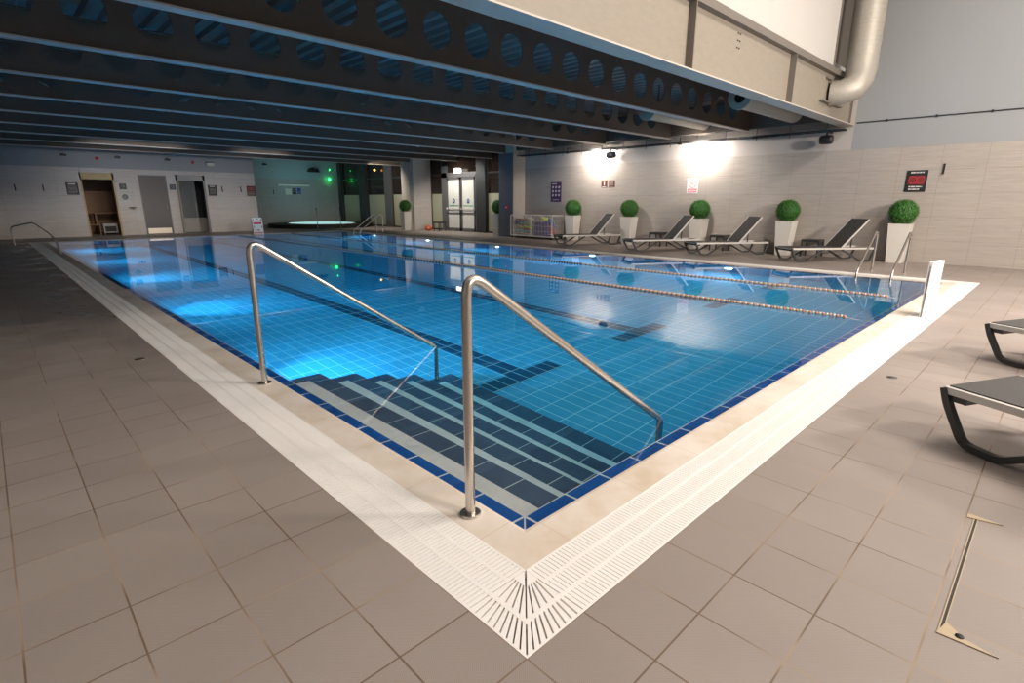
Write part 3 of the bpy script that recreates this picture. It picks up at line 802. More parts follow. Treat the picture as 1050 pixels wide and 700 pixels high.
def board(cx_, cy_, cz, rx, ry, rzz, m, lab, w=.28, l=.42):
    o = MB().poly([(-w/2,-l/2,0),(w/2,-l/2,0),(w/2,l/4,0),(w/4,l/2,0),(-w/4,l/2,0),(-w/2,l/4,0)], (0,0,.035)).build('kickboard', M[m])
    o.location = (cx_, cy_, cz); o.rotation_euler = (rx, ry, rzz); tag(o, lab, 'pool float', 'floats in the wire cage')
noodle([(14.5,14.75,.55),(14.45,14.2,.62),(14.5,13.85,.5)], 'greenf', 'green foam noodle lying in the left half of the wire cage')
noodle([(14.6,14.8,.75),(14.55,14.3,.72),(14.6,13.9,.8)], 'redf', 'coral foam noodle on top in the left half of the wire cage')
noodle([(14.5,14.8,.3),(14.5,14.2,.28),(14.5,13.8,.33)], 'tealf', 'teal foam noodle low in the left half of the wire cage')
noodle([(14.48,14.5,.44),(14.46,14.1,.46),(14.5,13.82,.40)], 'yellow', 'yellow foam noodle in the left half of the wire cage')
board(14.6, 14.35, .16, .1, .2, .3, 'whitefloat', 'cream kickboard at the bottom left of the wire cage')
board(14.75, 14.5, .5, 1.3, 0, 1.4, 'tealf', 'teal kickboard upright at the left of the wire cage')
board(14.78, 13.35, .5, 1.4, 0, 1.5, 'bluef', 'blue kickboard upright at the middle of the wire cage')
board(14.50, 13.10, .78, .2, -.3, 1.2, 'yellow', 'yellow kickboard on top in the right half of the wire cage')
board(14.60, 12.85, .35, 1.2, .1, 1.5, 'redf', 'coral kickboard at the right end of the wire cage')
board(14.62, 12.75, .16, .1, .1, .2, 'whitefloat', 'cream kickboard at the bottom right of the wire cage')
board(14.66, 13.45, .16, .1, .1, .2, 'greenf', 'green kickboard at the bottom middle of the wire cage')
board(14.52, 14.15, .42, 1.3, .3, 1.5, 'redf', 'coral kickboard leaning in the left half of the wire cage')
board(14.50, 14.55, .62, .5, -.8, 1.0, 'purplef', 'dark purple float in the upper left of the wire cage')
board(14.52, 12.82, .62, 1.2, .2, 1.5, 'bluef', 'blue kickboard at the upper right end of the wire cage')
board(14.46, 14.0, .80, .3, -.3, .6, 'whitefloat', 'cream kickboard on top in the left half of the wire cage')
o = MB().box(14.40, 14.72, 12.92, 13.62, .13, .66).build('mesh_crate', M['purplef']); tag(o, 'purple mesh crate standing inside the wire cage', 'crate')

# ---- signs. face(): coordinates in a board's own plane
def sign(name, label, cat, origin, ax, w, h, m, marks, group=None, th=.012, nrm=None):
    """origin = top left corner as seen; ax = unit vector to the viewer's right; marks: list of (material, kind, data)"""
    ax = Vector(ax); n = nrm or Vector((0,0,1)).cross(ax) * -1
    n = Vector(n); t = thing(name, label, cat, origin, 0, group)
    P = lambda u, v, d=0: ax*u + Vector((0,0,-v)) + n*d
    MB().poly([P(0,0),P(w,0),P(w,h),P(0,h)], n*th).build('board', M[m], t)
    by = {}
    for mm, kind, a in marks:
        b = by.setdefault(mm, MB()); dz = .0015*(1 + list(by).index(mm))
        if kind == 'r': u0, v0, u1, v1 = a; b.poly([P(u0*w,v0*h,th),P(u1*w,v0*h,th),P(u1*w,v1*h,th),P(u0*w,v1*h,th)], n*dz)
        if kind == 'd':
            u, v, r = a; b.poly([P(u*w+r*math.cos(i*PI/10), v*h+r*math.sin(i*PI/10), th) for i in range(20)], n*dz)
        if kind == 'o':
            u, v, r, wd = a
            for i in range(24):
                a0, a1 = i*PI/12, (i+1)*PI/12
                b.poly([P(u*w+q*math.cos(g_), v*h+q*math.sin(g_), th) for q, g_ in ((r,a0),(r,a1),(r-wd,a1),(r-wd,a0))], n*dz)
        if kind == 'l':
            u0, v0, u1, v1, wd = a; A = Vector((u0*w, v0*h)); B = Vector((u1*w, v1*h)); s = (B-A).normalized(); s = Vector((-s.y, s.x))*wd/2
            b.poly([P(*(A+s),th),P(*(B+s),th),P(*(B-s),th),P(*(A-s),th)], n*dz)
    for mm, b in by.items(): b.build('print', M[mm], t)
    return t
def dashes(m, u0, u1, v, hh, seed, gap=.03):
    r = random.Random(seed); out = []; u = u0
    while u < u1:
        l = r.uniform(.02,.05); out.append((m, 'r', (u, v, min(u+l, u1), v+hh))); u += l + (gap if r.random() < .2 else .012)
    return out
RW = dict(ax=(0,-1,0), nrm=(-1,0,0)); FW = dict(ax=(1,0,0), nrm=(0,-1,0))
mk = dashes('white_print', .2, .82, .07, .06, 1) + [('dred','r',(.14,.25,.9,.66)), ('pinkred','o',(.34,.45,.088,.012)), ('pinkred','o',(.70,.45,.088,.012)),
     ('white_print','l',(.26,.40,.42,.50,.03)), ('white_print','d',(.38,.40,.02)), ('white_print','l',(.62,.52,.76,.40,.03)), ('white_print','l',(.62,.52,.74,.53,.02))] + dashes('white_print', .2, .82, .73, .06, 2) + dashes('white_print', .2, .72, .85, .06, 3)
sign('pool_sign', 'square black sign with two red prohibition circles on the right wall', 'sign', (WX-.002, 1.585, 2.225), w=.43, h=.51, m='black', marks=mk, **RW)
mk = [('dred','o',(.5,.34,.145,.016)), ('dred','l',(.27,.20,.72,.50,.016)), ('grey_print','l',(.35,.5,.55,.28,.03)), ('grey_print','d',(.58,.22,.025)), ('pinkred','r',(.08,.70,.92,.80)), ('pinkred','r',(.08,.85,.92,.94))] + dashes('white_print', .12, .88, .735, .03, 4) + dashes('white_print', .12, .88, .88, .03, 5)
sign('no_diving_sign', 'white sign with red prohibition circle and red text bars on the right wall', 'sign', (WX-.002, 7.46, 2.21), w=.38, h=.48, m='white', marks=mk, **RW)
mk = dashes('white_print', .15, .85, .84, .1, 6) + [('white_print','d',(.5,.28,.03)), ('white_print','r',(.42,.38,.60,.70))]
sign('warning_sign', 'small brown red sign, left one of the pair high on the right wall', 'sign', (WX-.002, 10.90, 2.215), w=.26, h=.25, m='brown', marks=mk, group='pair of small brown signs', **RW)
mk = dashes('grey_print', .15, .85, .84, .08, 7) + [('grey_print','o',(.5,.40,.075,.02)), ('grey_print','r',(.35,.34,.65,.46))]
sign('warning_sign', 'small brown sign, right one of the pair high on the right wall', 'sign', (WX-.002, 10.56, 2.215), w=.26, h=.25, m='brown', marks=mk, group='pair of small brown signs', **RW)
mk = dashes('white_print', .12, .6, .06, .05, 8)
for r_ in range(3):
    for c_ in range(3):
        mk += [('white_print','d',(.2+.3*c_, .26+.2*r_, .045)), ('white_print','l',(.13+.3*c_, .30+.2*r_, .27+.3*c_, .21+.2*r_, .03))]
mk += dashes('white_print', .2, .8, .88, .03, 9)
sign('rules_poster', 'tall purple poster with rows of white pictograms above the wire cage', 'sign', (WX-.002, 13.39, 2.215), w=.54, h=.76, m='purple', marks=mk, **RW)
mk = []
for i in range(6): mk += dashes('grey_print', .12, .88, .28+i*.11, .05, 20+i)
mk += [('white_print','r',(.2,.08,.8,.17))]
sign('pool_sign', 'dark notice board left of the open sauna door', 'sign', (1.14, WY-.002, 2.19), w=.40, h=.49, m='black', marks=mk, **FW)
mk = [('grey_print','o',(.45,.4,.06,.015))] + dashes('grey_print', .5, .9, .3, .08, 30) + dashes('grey_print', .5, .9, .55, .08, 31) + dashes('grey_print', .1, .9, .8, .06, 32)
sign('door_sign', 'small dark sign right of the open sauna door', 'sign', (2.94, WY-.002, 2.18), w=.25, h=.24, m='black', marks=mk, group='small dark door signs', **FW)
sign('door_sign', 'small dark sign between the dark steel door and the open glass door', 'sign', (4.82, WY-.002, 2.19), w=.25, h=.24, m='black', marks=mk, group='small dark door signs', **FW)
mk = [('white_print','r',(.2,.08,.8,.15))]
for i in range(5): mk += dashes('grey_print', .15, .85, .3+i*.12, .04, 40+i)
sign('pool_sign', 'dark notice board right of the open glass door', 'sign', (6.40, WY-.002, 2.19), w=.38, h=.48, m='black', marks=mk, **FW)
mk = [('dred','r',(.08,.10,.92,.48)), ('grey_print','o',(.33,.29,.07,.012)), ('grey_print','o',(.68,.29,.07,.012))] + dashes('grey_print', .1, .9, .58, .06, 50) + dashes('grey_print', .1, .9, .72, .06, 51) + dashes('grey_print', .1, .9, .86, .05, 52)
sign('pool_sign', 'dark notice with a red block at the right end of the far wall', 'sign', (8.14, WY-.002, 2.19), w=.42, h=.49, m='brown', marks=mk, **FW)
# alcove signs and long light
mk = [('grey_print','o',(.5,.5,.14,.015)), ('green_print','l',(.3,.5,.7,.4,.02))]
sign('round_notice', 'round white notice on the alcove wall above the spa', 'sign', (12.22, AY-.002, 2.20), w=.36, h=.36, m='offwhite', marks=mk, **FW)
sign('spa_sign', 'dark sign right of the round white notice in the alcove', 'sign', (12.66, AY-.002, 2.24), w=.24, h=.37, m='black', marks=dashes('grey_print',.1,.9,.2,.08,60)+dashes('grey_print',.1,.9,.5,.08,61), **FW)
sign('spa_sign', 'dark blue sign, rightmost of the three above the spa', 'sign', (12.96, AY-.002, 2.26), w=.24, h=.37, m='blue_print', marks=dashes('grey_print',.1,.9,.6,.08,62)+dashes('grey_print',.1,.9,.75,.08,63), **FW)
o = thing('wall_light_bar', 'long pale light bar on the alcove wall above the spa signs', 'light', (12.75, AY-.05, 2.42), 0)
MB().box(-1.0,1.0,-.06,.05,-.05,.05).build('diffuser', M['offwhite'], o); MB().box(-1.02,1.02,.0,.05,.05,.08).build('housing', M['frame'], o)

# notices standing at the pool: A boards
def a_board(name, loc, rz, label, marks=True, w_=.45, sp=.09):
    t = thing(name, label, 'a-board', loc, rz, 'white standing notice boards')
    h = .73
    for s in (-1, 1):
        vs = [(-w_/2, s*sp, 0), (w_/2, s*sp, 0), (w_/2, s*.012, h), (-w_/2, s*.012, h)]
        MB().poly(vs, (0, s*.010, 0)).build('panel', M['white'], t)
    if marks:
        b = MB(); q = lambda u, z: (u, -.09 - .0115 + .078*z/h, z)
        b.poly([q(-.18,.44),q(.18,.44),q(.18,.53),q(-.18,.53)], (0,-.002,0)); b.build('red_print', M['pinkred'], t, label='red band of print')
        b = MB()
        for u, z, a, c_ in ((-.04,.66,.08,.03),(-.19,.60,.03,.07),(.15,.60,.03,.07),(-.17,.29,.025,.09),(.15,.27,.03,.10),(-.05,.18,.09,.03),(.0,.14,.05,.02)):
            b.poly([q(u,z),q(u+a,z),q(u+a,z+c_),q(u,z+c_)], (0,-.002,0))
        b.build('black_print', M['black'], t)
        b = MB(); b.poly([q(-.20,.05),q(.2,.05),q(.2,.08),q(-.2,.08)], (0,-.002,0)); b.build('red_line', M['pinkred'], t)
    return t
a_board('notice_board', (7.42, 24.42, 0), 0, 'white standing board with red band at the far end of the pool')
a_board('notice_board', (7.30, -.365, 0), math.radians(-11), 'plain white standing board seen edge on at the right end of the pool', False, .36, .007)

# ---- far wall doors
# sauna: wooden box room seen through an open doorway
fr = MB(); x0, x1, h = 1.63, 2.80, 2.60
fr.box(x0, x0+.05, WY-.02, WY+.30, 0, h); fr.box(x1-.07, x1, WY-.02, WY+.30, 0, h); fr.box(x0, x1, WY-.02, WY+.30, h-.27, h)
dr = bpy.data.objects.new('door_1', None); C.objects.link(dr); struct(dr, 'open sauna doorway with pale wooden frame')
fr.build('door_frame', M['wood_pale'], dr)
MB().tube([(x1-.10, WY-.03, .9),(x1-.10, WY-.03, 1.3)], .012, 8).build('door_handle', M['black'], dr)
b = MB(); b.box(x0-.6, x0-.55, WY+.3, WY+2.6, 0, 2.5); b.box(x1+.9, x1+.95, WY+.3, WY+2.6, 0, 2.5); b.box(x0-.6, x1+.95, WY+2.6, WY+2.65, 0, 2.5); b.box(x0-.6, x1+.95, WY+.3, WY+2.6, 2.5, 2.55)
struct(b.build('wall_sauna', M['wood']))
for z, y in ((.45, .9), (.95, 1.6)):
    t = thing('sauna_bench', 'lower wooden sauna bench inside the open doorway' if z < .5 else 'upper wooden sauna bench inside the open doorway', 'bench', (2.4, WY+y, 0), 0, 'sauna benches')
    for i in range(5): MB().box(-1.2, 1.2, i*.14, i*.14+.11, z-.03, z).build('slat', M['wood'], t)
    MB().box(-1.2,-1.15,0,.6,0,z-.03).box(1.15,1.2,0,.6,0,z-.03).box(-.3,-.25,0,.6,0,z-.03).build('support', M['wood'], t)
t = thing('sauna_heater', 'pale sauna heater box low inside the open sauna doorway', 'heater', (2.45, WY+.7, 0), 0)
MB().box(-.25,.25,-.15,.15,.1,.5).build('body', M['grey_print'], t); MB().box(-.2,.2,-.16,-.15,.15,.38).build('grille', M['dark'], t); MB().box(-.25,-.2,-.15,.15,0,.1).box(.2,.25,-.15,.15,0,.1).build('leg', M['black'], t)
# dark steel door with bright kick plate
d2 = MB().box(3.70, 4.69, WY+.02, WY+.07, .0, 2.53).build('door_2', M['steel_door']); struct(d2, 'closed dark steel door')
MB().box(3.74, 4.65, WY+.012, WY+.022, .03, .27).build('kick_plate', M['kick'], d2, label='bright metal kick plate')
MB().tube([(4.60,WY-.03,1.05),(4.60,WY-.03,1.35)], .012, 8).box(4.59,4.61,WY-.03,WY+.02,1.05,1.07).box(4.59,4.61,WY-.03,WY+.02,1.33,1.35).build('door_handle', M['chrome'], d2)
b = MB(); b.box(3.66,3.70,WY-.01,WY+.1,0,2.57); b.box(4.69,4.73,WY-.01,WY+.1,0,2.57); b.box(3.66,4.73,WY-.01,WY+.1,2.53,2.57)
b.build('door_frame', M['frame'], d2)
# steam room: framed opening with glass door ajar
d3 = bpy.data.objects.new('door_3', None); C.objects.link(d3); struct(d3, 'glass door standing ajar in a grey frame')
b = MB(); b.box(5.10,5.16,WY-.02,WY+.1,0,2.62); b.box(6.22,6.30,WY-.02,WY+.1,0,2.62); b.box(5.10,6.30,WY-.02,WY+.1,2.36,2.62)
b.build('door_frame', M['frame'], d3)
Mx = Matrix.Translation((5.18, WY, 0)) @ Matrix.Rotation(math.radians(-62), 4, 'Z')
gd = MB().box(0, .95, -.006, .006, .02, 2.34, Mx).build('glass_leaf', M['glass'], d3)
MB().tube([Mx @ Vector(p) for p in fillet([(.80,.01,.95),(.80,.07,.98),(.80,.07,1.4),(.80,.01,1.43)], .04, 4)], .014, 10).build('door_handle', M['chrome'], gd)
MB().box(0,.03,-.02,.02,0,2.34,Mx).build('hinge_stile', M['brass'], gd)
b = MB(); b.box(5.0, 5.04, WY+.28, WY+2.0, 0, 2.5); b.box(6.6,6.64,WY+.28,WY+2.0,0,2.5); b.box(5.0,6.64,WY+2.0,WY+2.04,0,2.5); b.box(5.0,6.64,WY+.28,WY+2.0,2.5,2.54)
struct(b.build('wall_steam_room', M['frame_dark']))
t = thing('steam_bench', 'beige tiled bench low inside the open glass door', 'bench', (5.8, WY+1.6, 0), 0); MB().box(-.75,.75,-.35,.35,.0,.62).build('bench_body', M['pil'], t); MB().box(-.75,.75,-.38,.35,.62,.66).build('seat', M['pil'], t)

# hooks on the walls
def hook(loc, lab, nx, ny):
    t = thing('wall_hook', lab, 'hook', loc, 0, 'small dark wall hooks')
    if ny: MB().box(-.02,.02,-.02,0,-.13,.13).box(-.015,.015,-.07,-.02,-.12,-.09).build('plate', M['black'], t)
    else: MB().box(-.02,0,-.02,.02,-.12,.12).box(-.07,-.02,-.015,.015,-.12,-.09).build('plate', M['black'], t)
hook((-.42, WY, 1.96), 'small dark hook on the far wall, leftmost in the picture', 0, 1); hook((.42, WY, 1.96), 'small dark hook left of the sauna notice board', 0, 1)
hook((7.02, WY, 2.01), 'small dark hook right of the notice beside the glass door', 0, 1); hook((7.87, WY, 2.02), 'small dark hook left of the red block notice', 0, 1)
hook((11.5, AY, 2.0), 'small dark hook in the alcove left of the light bar', 0, 1)
hook((WX, .87, 2.24), 'small dark hook on the right wall beside the square black sign', 1, 0)
# shelf and panel by the sauna
t = thing('wall_shelf', 'small dark shelf on the far wall between sauna and steel door', 'shelf', (3.28, WY, 1.19), 0)
MB().box(-.13,.13,-.14,0,-.015,.015).build('board', M['frame_dark'], t); MB().box(-.02,.02,-.1,0,-.08,-.015).build('bracket', M['frame_dark'], t)
t = thing('round_mirror', 'round pale disc on the far wall under the small sauna sign', 'mirror', (3.08, WY-.01, 1.62), 0)
MB().cyl((0,0,0), .13, .02, 24, 'y').build('glass', M['glass'], t); MB().ring((0,-.005,0), .125, .145, .025, 24, 'y').build('rim', M['offwhite'], t)
# alarm bells and emergency light under the beams
for x, lab in ((2.33,'small red alarm sounder above the sauna door'), (5.89,'small red alarm sounder above the glass door')):
    t = thing('alarm_sounder', lab, 'alarm', (x, WY-.05, 3.18), 0, 'red alarm sounders'); MB().lathe([(.03,-.05),(.06,-.03),(.06,.03),(.03,.05)], (0,0,0), 16, 'y').build('body', M['red'], t); MB().cyl((0,-.05,0), .02, .02, 12, 'y').build('lens', M['pinkred'], t)
t = thing('bulkhead_lamp', 'pale oval bulkhead lamp above the notice beside the glass door', 'lamp', (6.62, WY-.06, 3.14), 0)
MB().box(-.16,.16,-.05,.05,-.08,.07).build('lens', M['offwhite'], t, bevel=.03); MB().box(-.17,.17,-.02,.05,.07,.11).build('rim', M['frame_dark'], t)
for x, lab in ((1.24,'small black camera at the top of the far wall left of the red sounder'), (3.04,'small black camera at the top of the far wall right of the sauna door'), (4.88,'small black camera at the top of the far wall above the steel door'), (9.1,'small black projector at the top of the wall by the alcove')):
    t = thing('security_camera', lab, 'camera', (x, WY-.12, 3.24), 0, 'small black cameras under the beams')
    MB().box(-.10,.10,-.06,.06,-.03,.05).build('body', M['black'], t); MB().box(-.02,.02,-.0,.12,.05,.09).build('bracket', M['black'], t)
t = thing('alcove_speaker', 'dark wedge speaker at the top of the alcove wall', 'speaker', (14.05, AY-.15, 3.36), 0)
MB().frustum((0,0), -.12, .08, .38, .26, .12, .12).build('housing', M['black'], t); MB().box(-.05,.05,-.02,.1,.08,.14).build('bracket', M['black'], t)
# green laser lamp
t = thing('green_lamp', 'bright green glowing lamp on the alcove wall', 'lamp', (15.1, AY-.10, 2.82), 0)
MB().lathe([(.02,-.09),(.07,-.05),(.085,0),(.07,.05),(.02,.09)], (0,-.02,0), 16, 'z').build('lens', M['laser'], t); MB().box(-.06,.06,.04,.10,-.06,.06).build('housing', M['black'], t)
t = thing('green_lamp', 'smaller green lamp directly above the bright green one', 'lamp', (15.15, AY-.10, 3.42), 0)
MB().lathe([(.01,-.04),(.035,0),(.01,.04)], (0,-.02,0), 12, 'z').build('lens', M['laser'], t); MB().box(-.04,.04,.02,.10,-.04,.04).build('housing', M['black'], t)

# ---- spa
t = thing('spa_pool', 'raised oval spa with dark sides and pale glowing water in the alcove', 'spa pool', (12.9, 29.6, 0), 0)
def oval(b, a, c, z0, z1, a1=None, c1=None, n=48):
    a1 = a1 or a; c1 = c1 or c
    vs = [(a*math.cos(2*PI*k/n), c*math.sin(2*PI*k/n), z0) for k in range(n)] + [(a1*math.cos(2*PI*k/n), c1*math.sin(2*PI*k/n), z1) for k in range(n)]
    return b.add(vs, [(k,(k+1)%n,n+(k+1)%n,n+k) for k in range(n)])
b = MB(); oval(b, 2.95, 2.9, 0, .2); oval(b, 2.95, 2.9, .2, .2, 1.8, 2.1); oval(b, 1.8, 2.1, .2, -.02, 1.8, 2.1); b.build('side_wall', M['dark'], t, label='dark outer wall')
b = MB(); b.add([(1.8*math.cos(2*PI*k/48), 2.1*math.sin(2*PI*k/48), .215) for k in range(48)], [tuple(range(48))]); b.build('spa_water', M['spawater'], t)
b = MB(); oval(b, 1.9, 2.2, .2, .225); oval(b, 1.9, 2.2, .225, .225, 1.78, 2.08); b.build('rim', M['pil'], t)

# ---- glazed wall on the right beyond the row of loungers
struct(MB().box(WX+.0, GX+.3, 15.6, 15.9, 0, 4.4).build('wall_return', M['wall_f']))
t = struct(MB().box(14.45, WX, 14.88, 15.75, 0, ZB+.9).build('trim_3', M['pil']), 'cream pillar at the end of the right wall')
struct(MB().box(14.42, 14.46, 14.90, 15.73, 0, ZB).build('trim_4', M['post_blue']), 'blue grey steel post on the pillar')
struct(MB().box(14.75, GX, 22.60, 23.65, 0, 4.4).build('trim_5', M['wall_f']), 'tiled pillar left of the white double doors')
struct(MB().box(14.71, 14.75, 22.9, 23.65, 0, 4.4).build('trim_6', M['pil']), 'bright cream edge of the tiled pillar')
wi = [0]
def window(y0, y1, ym, top=4.3, zt2=2.78):
    wi[0] += 1
    f = MB(); e = .05
    f.box(GX-.05, GX+.05, y0, y0+e, 0, top); f.box(GX-.05, GX+.05, y1-e, y1, 0, top); f.box(GX-.05, GX+.05, y0, y1, 0, .08); f.box(GX-.05, GX+.05, y0, y1, zt2-.04, zt2+.04)
    o = f.build(f'window_{wi[0]}', M['frame_dark']); struct(o)
    MB().box(GX-.01, GX+.01, y0+e, y1-e, .08, 1.84).build('frosted_pane', M['frost'], o)
    MB().box(GX-.01, GX+.01, y0+e, y1-e, 1.84, zt2-.04).build('dark_pane', M['darkpane'], o)
    MB().box(GX-.01, GX+.01, y0+e, y1-e, zt2+.04, top).build('dark_pane', M['darkpane'], o)
window(15.9, 18.1, 0); window(21.6, 22.6, 0); window(23.65, 26.4, 0); window(27.05, 29.2, 0); window(30.1, 32.4, 0)
n = 7
for y0, y1, mm in ((18.1, 18.75, 'frame_dark'), (26.4, 27.05, 'frame'), (29.2, 30.1, 'frame_dark'), (32.4, 32.8, 'frame_dark')):
    struct(MB().box(GX-.18, GX+.1, y0, y1, 0, 4.4).build(f'trim_{n}', M[mm])); n += 1
struct(MB().box(GX+.06, GX+.1, 15.9, 32.8, 0, 4.4).build('wall_glazed', M['dark']))
# double doors
d4 = bpy.data.objects.new('door_4', None); C.objects.link(d4); struct(d4, 'white double doors in a grey frame')
b = MB(); b.box(GX-.10,GX+.05,18.75,18.90,0,2.78); b.box(GX-.10,GX+.05,21.15,21.6,0,3.2); b.box(GX-.10,GX+.05,18.75,21.6,2.62,2.80); b.box(GX-.10,GX+.05,18.75,21.6,2.80,2.86)
b.build('door_frame', M['frame'], d4)
b = MB(); b.box(GX-.02,GX,18.75,21.15,2.86,4.3); b.build('transom_pane', M['darkpane'], d4)
for i, (a, c) in enumerate(((18.92, 19.98), (20.04, 21.13))):
    lf = MB(); lf.box(GX-.13,GX-.07,a,a+.08,.02,2.60); lf.box(GX-.13,GX-.07,c-.08,c,.02,2.60); lf.box(GX-.13,GX-.07,a,c,2.5,2.60); lf.box(GX-.13,GX-.07,a,c,.02,.16); lf.box(GX-.13,GX-.07,a,c,.86,.93)
    lf = lf.build('door_leaf', M['frame'], d4)
    MB().box(GX-.10,GX-.09,a+.08,c-.08,.16,.86).box(GX-.10,GX-.09,a+.08,c-.08,.93,2.5).build('pane', M['whiteglass'], lf)
    MB().tube([(GX-.16,a+.02,1.10),(GX-.16,c-.02,1.10)], .018, 8).box(GX-.2,GX-.13,a,a+.06,1.05,1.17).box(GX-.2,GX-.13,c-.06,c,1.05,1.17).build('push_bar', M['rail'], lf)
    m_ = (a+c)/2
    MB().poly([(GX-.102, m_+.10*math.cos(k*PI/10), 1.48+.12*math.sin(k*PI/10)) for k in range(20)], (-.003,0,0)).build('blue_sticker', M['blue_print'], lf)
    MB().poly([(GX-.106, m_+.035*math.cos(k*PI/6), 1.50+.05*math.sin(k*PI/6)) for k in range(12)], (-.002,0,0)).build('sticker_symbol', M['white_print'], lf)
    b = MB(); r_ = random.Random(i); u = a+.16
    while u < c-.2: l = r_.uniform(.04,.09); b.box(GX-.104,GX-.10,u,u+l,1.23,1.28); u += l+.02
    b.build('green_text', M['green_print'], lf)
t = thing('exit_sign', 'small bright lit sign above the white double doors', 'sign', (GX-.22, 20.1, 2.92), 0)
MB().box(-.04,.04,-.26,.26,-.10,.10).build('lit_panel', M['exit'], t); MB().box(-.03,.03,-.2,.2,.10,.14).build('housing', M['white'], t)
t = thing('wall_lamp', 'small amber lamp behind the upper windows beyond the tiled pillar', 'lamp', (GX-.25, 27.9, 3.25), 0)
MB().lathe([(.02,-.06),(.07,0),(.02,.06)], (0,0,0), 14).build('lens', M['amber'], t); MB().box(0,.2,-.03,.03,-.02,.02).build('bracket', M['black'], t)
t = thing('call_point', 'red fire call point on the grey post beside the hidden planter', 'alarm', (14.42, 15.25, 1.23), 0)
MB().box(-.05,0,-.07,.07,-.08,.08).build('body', M['red'], t); MB().box(-.054,-.05,-.03,.03,-.03,.03).build('button', M['white'], t)

# ---- floor details
t = thing('floor_hatch', 'tiled access hatch in the deck with a worn groove and pale corner plates', 'hatch', (.62, -1.44, 0), 0)
MB().box(0, 1.0, -.009, .0, .0002, .0015).build('groove', M['dark'], t, label='dark open groove')
b = MB(); b.box(0, 1.0, .0, .004, .0, .003); b.box(0, 1.0, -.012, -.009, .0, .003); b.build('edge_strip', M['brass'], t)
b = MB(); b.poly([(-.01,.006,0),(.075,-.012,0),(.02,-.07,0),(-.0,-.16,0)], (0,0,.004)); b.build('corner_plate', M['brass'], t)
MB().cyl((.022,-.055,.005), .013, .003, 14).build('key_hole', M['dark'], t)
b = MB(); b.poly([(1.03,.03,0),(1.015,-.10,0),(.995,-.02,0),(.985,.03,0)], (0,0,.004)); b.build('corner_plate', M['brass'], t)
for (x, y), lab in (((-.70, 4.49), 'small round floor drain beside the left grating'), ((3.86, -.66), 'small round floor drain on the right side deck')):
    t = thing('floor_drain', lab, 'drain', (x, y, 0), 0, 'small floor drains'); MB().cyl((0,0,.002), .035, .004, 20).build('cover', M['darkgrey'], t); MB().ring((0,0,.002), .033, .042, .005, 20).build('rim', M['steel'], t)

# ---------------------------------------------------------------- lights
def area(name, loc, to, sx, sy, power, col, spread=180):
    l = bpy.data.lights.new(name, 'AREA'); l.shape = 'RECTANGLE'; l.size = sx; l.size_y = sy; l.energy = power; l.color = col; l.spread = math.radians(spread)
    o = bpy.data.objects.new(name, l); C.objects.link(o); o.location = loc
    o.rotation_euler = (Vector(to)-Vector(loc)).to_track_quat('-Z', 'Y').to_euler(); return o
WARM = (1.0, .90, .80)
area('ceiling_light', (7.5, -3.0, 8.0), (7.5, -2.6, 0), 7.0, 1.6, 680, WARM)
area('ceiling_light', (1.0, -2.6, 8.0), (1.0, -2.6, 0), 5.0, 1.6, 55, WARM)
# uplight/flood lamps on the back wall shining under and at the girder
area('back_wall_light', (8.5, -7.2, 4.15), (8.2, 6, 2.8), 1.6, .5, 860, WARM)
area('back_wall_light', (2.0, -7.2, 4.15), (3.0, 6, 2.8), 1.4, .5, 380, WARM)
area('far_wall_fill', (3.0, 21.5, 3.32), (3.2, WY, 1.2), 3.0, .15, 16, (1,.93,.86), 70)  # unseen fill strips, added to brighten the far wall
area('far_wall_fill', (7.5, 21.5, 3.32), (7.4, WY, 1.2), 2.0, .15, 11, (1,.93,.86), 70)
# floods by the tray for the wall glows, plus an added wider fill pair
def spot(name, loc, to, power, col, ang, blend=.8, r=.04):
    l = bpy.data.lights.new(name, 'SPOT'); l.energy = power; l.color = col; l.spot_size = math.radians(ang); l.spot_blend = blend; l.shadow_soft_size = r
    o = bpy.data.objects.new(name, l); C.objects.link(o); o.location = loc
    o.rotation_euler = (Vector(to)-Vector(loc)).to_track_quat('-Z', 'Y').to_euler(); return o
for y in (10.75, 6.75):
    spot('flood_and_fill', (14.46, y+.1, 3.12), (WX, y+.25, 3.1), 250, (1,.90,.80), 165, 1., .06)
    spot('flood_and_fill', (12.9, y-.3, 3.3), (WX, y, 1.4), 240, (1,.90,.80), 120, 1., .06)  # added wash spot without a fixture, lightens the wall lower down
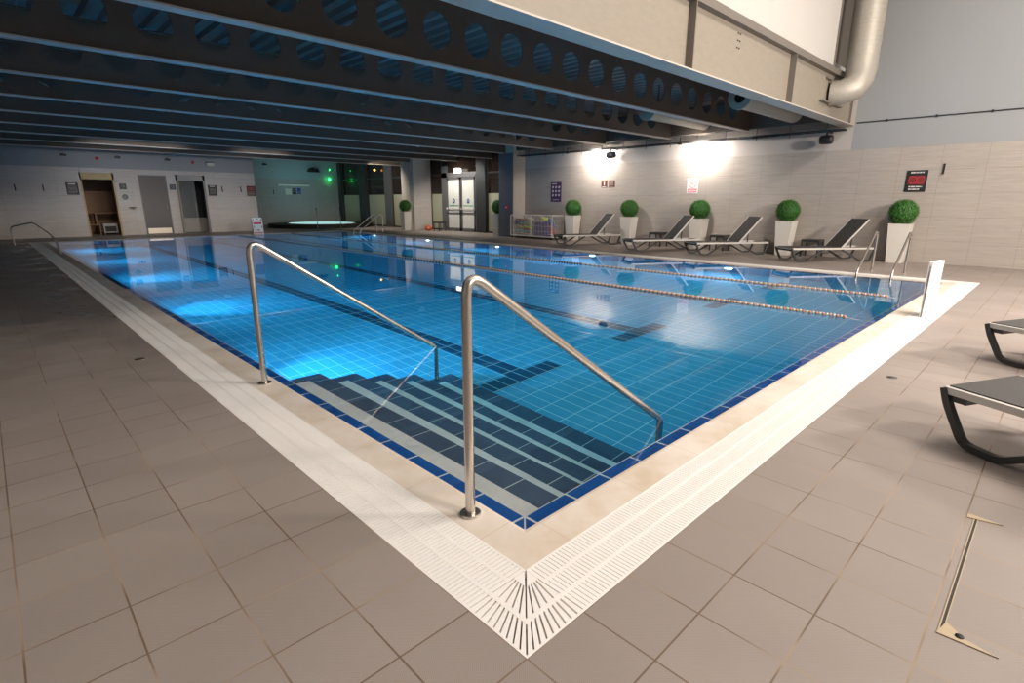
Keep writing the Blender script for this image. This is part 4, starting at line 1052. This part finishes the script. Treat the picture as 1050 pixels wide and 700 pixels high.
# added fill for the doors and glazing under the low roof, no fixtures there
spot('glazing_fill', (14.2, 20.2, 3.3), (15.6, 20.1, 1.2), 260, (1,.93,.82), 140)
spot('glazing_fill', (13.4, 24.5, 3.3), (15.6, 25.5, 1.0), 220, (1,.9,.78), 140)
spot('glazing_fill', (14.0, 17.3, 3.3), (15.6, 17.0, 1.0), 120, (1,.9,.78), 140)
spot('green_glow', (15.0, AY-.35, 2.82), (14.9, AY, 2.6), 2, (.05,1,.2), 150)
spot('spa_glow', (13.0, 30.3, 2.6), (13.0, 32.8, 2.2), 35, (.55,.95,1), 160)

for y in LY:
    spot('pool_spot', (d+.05, y, -.58), (d+1.15, y, -1.25), 190, (.28,.66,1.), 88, .9, .05)
    spot('pool_spot', (PWI-d-.05, y, -.58), (PWI-d-1.6, y, -1.1), 170, (.28,.66,1.), 110, .9, .05)
w = bpy.data.worlds.new('world'); bpy.context.scene.world = w; w.use_nodes = True
w.node_tree.nodes['Background'].inputs[0].default_value = (.35,.38,.42,1); w.node_tree.nodes['Background'].inputs[1].default_value = .05

# ---------------------------------------------------------------- camera
cam = bpy.data.cameras.new('camera'); co = bpy.data.objects.new('camera', cam); C.objects.link(co)
f, pt, yw, ro = 545.394, .25746845, .79938981, .00184566
cam.sensor_width = 36; cam.lens = f/1050*36; cam.clip_start = .05; cam.clip_end = 200
fw = Vector((math.cos(yw)*math.cos(pt), math.sin(yw)*math.cos(pt), -math.sin(pt))); r = Vector((math.sin(yw), -math.cos(yw), 0)); u = r.cross(fw)
r2 = r*math.cos(ro) + u*math.sin(ro); u2 = -r*math.sin(ro) + u*math.cos(ro)
mt = Matrix((r2, u2, -fw)).transposed().to_4x4(); mt.translation = Vector((-1.54943, -1.50467, 1.47)); co.matrix_world = mt
sc = bpy.context.scene; sc.camera = co
sc.view_settings.view_transform = 'Standard'; sc.view_settings.look = 'None'; sc.view_settings.gamma = 1; sc.view_settings.exposure = .12; sc.view_settings.use_curve_mapping = False
cy = sc.cycles
cy.use_denoising = True; cy.sample_clamp_indirect = 6; cy.sample_clamp_direct = 0; cy.blur_glossy = .5
cy.max_bounces = 12; cy.diffuse_bounces = 5; cy.glossy_bounces = 5; cy.transmission_bounces = 8; cy.volume_bounces = 0; cy.transparent_max_bounces = 8
cy.caustics_reflective = True; cy.caustics_refractive = True
